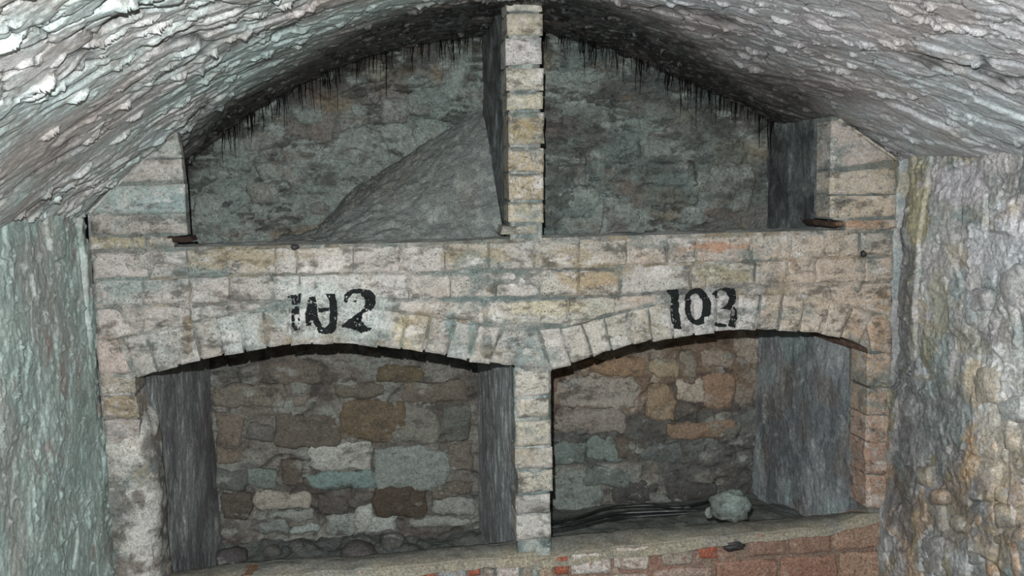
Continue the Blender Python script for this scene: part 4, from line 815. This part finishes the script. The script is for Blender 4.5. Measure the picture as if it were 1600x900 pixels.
# soot runs under the vault
V, F = [], []
for Yb, xr, seed in ((YUL, (XUL, XP0), 1), (YUR, (XP1, XUR), 2)):
    for k in range(110 if seed == 1 else 130):
        x = rnd.uniform(*xr); zt = np.interp(x, pc[:, 0], pc[:, 1]) + .005; ln = rnd.choice([.02, .03, .03, .045, .05, .07, .10]) * rnd.uniform(.7, 1.3) + .02; w = rnd.uniform(.0008, .0023)
        y = Yb - .03 - rnd.random() * .025; segs = 6; b0 = len(V)
        for s in range(segs + 1):
            t = s / segs; ww = w * (1 - .7 * t); xx = x + .002 * math.sin(t * 5 + k)
            for q in range(4): V.append((xx + ww * math.cos(q * math.pi / 2), y + ww * math.sin(q * math.pi / 2), zt - ln * t))
        for s in range(segs):
            for q in range(4): F.append((b0 + s * 4 + q, b0 + s * 4 + (q + 1) % 4, b0 + s * 4 + 4 + (q + 1) % 4, b0 + s * 4 + 4 + q))
o = link('soot_runs', raw('soot_runs', np.array(V), np.array(F)), M_tar, ceiling); o['kind'] = 'stuff'
# charred packing pieces
def wedge(px, Y, dep, label, name='charred_wedge'):
    return tag(pxblock(name, px, Y, dep, M_wood, None, (44, 30, 22, .7), edge=.004, rough=.010, wob=.009, rounding=.0, res=.005, proud=-.004), label, 'wooden wedge')
wedge([(252, 372), (296, 368), (300, 376), (248, 384)], -.002, .07, 'charred brown wedge packed under the grey-green left pilaster')
wedge([(1274, 346), (1318, 346), (1320, 356), (1280, 355)], -.002, .07, 'charred brown wedge packed under the cream right pilaster')
tag(pxblock('slate_shim', [(786, 353), (838, 352), (838, 365), (782, 366)], .0, .08, M_white, None, (150, 150, 130, .7), edge=.004, rough=.003), 'pale flat packing brick under the foot of the tall slim pier', 'packing brick')
# rubble and cables in the right niche
c = W(1142, 790, .085); lump('rubble_lump', c, (.125, .10, .105), M_stone, None, 21, (126, 144, 142, .8), amp=.35); tag(scene.objects['rubble_lump'], 'pale blue-grey lump of rubble at the right end of the cables', 'rubble')
c = W(1108, 801, .16); lump('stone_chip', c, (.032, .012, .04), M_stone, None, 27, (146, 150, 148, .9), amp=.15, sub=3); tag(scene.objects['stone_chip'], 'small pale disc-shaped chip leaning by the rubble lump', 'stone')
c = Wz(1074, 803, .30); c[2] = float(zr(c[0:1], c[1:2])[0]) + .010; lump('stone_chip', c, (.03, .02, .03), M_stone, None, 28, (90, 94, 94, .9), amp=.2, sub=3); tag(scene.objects['stone_chip.001'], 'small dark chip lying among the cables in the right niche', 'stone')
def cable(px, rad, label, lift):
    pts = []
    for u, v in px:
        p = Wz(u, v, .32)
        for _ in range(6):
            zz = float(zr(np.array([p[0]]), np.array([p[1]]))[0]) + rad * .8 + lift; p = Wz(u, v, zz)
        p[1] = min(p[1], YLR - .05); pts.append(p)
    cu = bpy.data.curves.new('c', 'CURVE'); cu.dimensions = '3D'; sp = cu.splines.new('NURBS'); sp.points.add(len(pts) - 1)
    for a, p in zip(sp.points, pts): a.co = (*p, 1)
    sp.use_endpoint_u = True; sp.order_u = 3; cu.bevel_depth = rad; cu.bevel_resolution = 3; cu.resolution_u = 8
    t = bpy.data.objects.new('t', cu); scene.collection.objects.link(t); dgg = bpy.context.evaluated_depsgraph_get()
    me = bpy.data.meshes.new_from_object(t.evaluated_get(dgg)); bpy.data.objects.remove(t); me.materials.clear()
    me.polygons.foreach_set('use_smooth', np.ones(len(me.polygons), bool))
    tag(link('cable', me, M_rubber), label, 'cable', 'old cables in the right niche')
cable([(850, 818), (880, 815), (915, 806), (945, 794), (985, 787), (1020, 789), (1060, 795), (1090, 788), (1120, 778)], .007, 'upper black cable arching over the others in the right niche', .004)
cable([(850, 826), (890, 821), (930, 810), (965, 802), (1010, 800), (1060, 798), (1108, 797)], .008, 'middle black cable lying in the right niche', .002)
cable([(850, 833), (900, 826), (940, 815), (980, 808), (1030, 805), (1075, 802)], .006, 'lowest black cable nearest the low wall in the right niche', .0)
# rubble in the left niche
for k, (u, v, w, h, col, lab) in enumerate([(362, 867, .11, .045, (92, 88, 92), 'flat purplish stone lying at the left end of the left niche'), (425, 862, .06, .035, (104, 104, 102), 'grey angular stone second from left on the left niche floor'),
                               (462, 853, .05, .03, (112, 116, 114), 'small grey stone in the middle of the left niche floor'), (560, 858, .12, .05, (100, 98, 100), 'broad grey stone right of centre on the left niche floor'), (612, 846, .08, .05, (112, 116, 114), 'pale rounded stone at the foot of the left niche back wall')]):
    p = Wz(u, v, .16)
    for _ in range(6): p = Wz(u, v, float(zl(np.array([p[0]]), np.array([min(p[1], .9)]))[0]) + h * .3)
    p[1] = min(p[1], .88); p[2] = float(zl(np.array([p[0]]), np.array([p[1]]))[0]) + h * .3
    o = lump('loose_stone', p, (w * 1.2, w, h * 1.6), M_stone, None, 40 + k, (*col, .8), amp=.3, sub=3); tag(o, lab, 'stone', 'loose stones in the left niche')
print('objects', len(scene.objects), 'tris', sum(len(o.data.polygons) * 2 for o in scene.objects if o.type == 'MESH'))
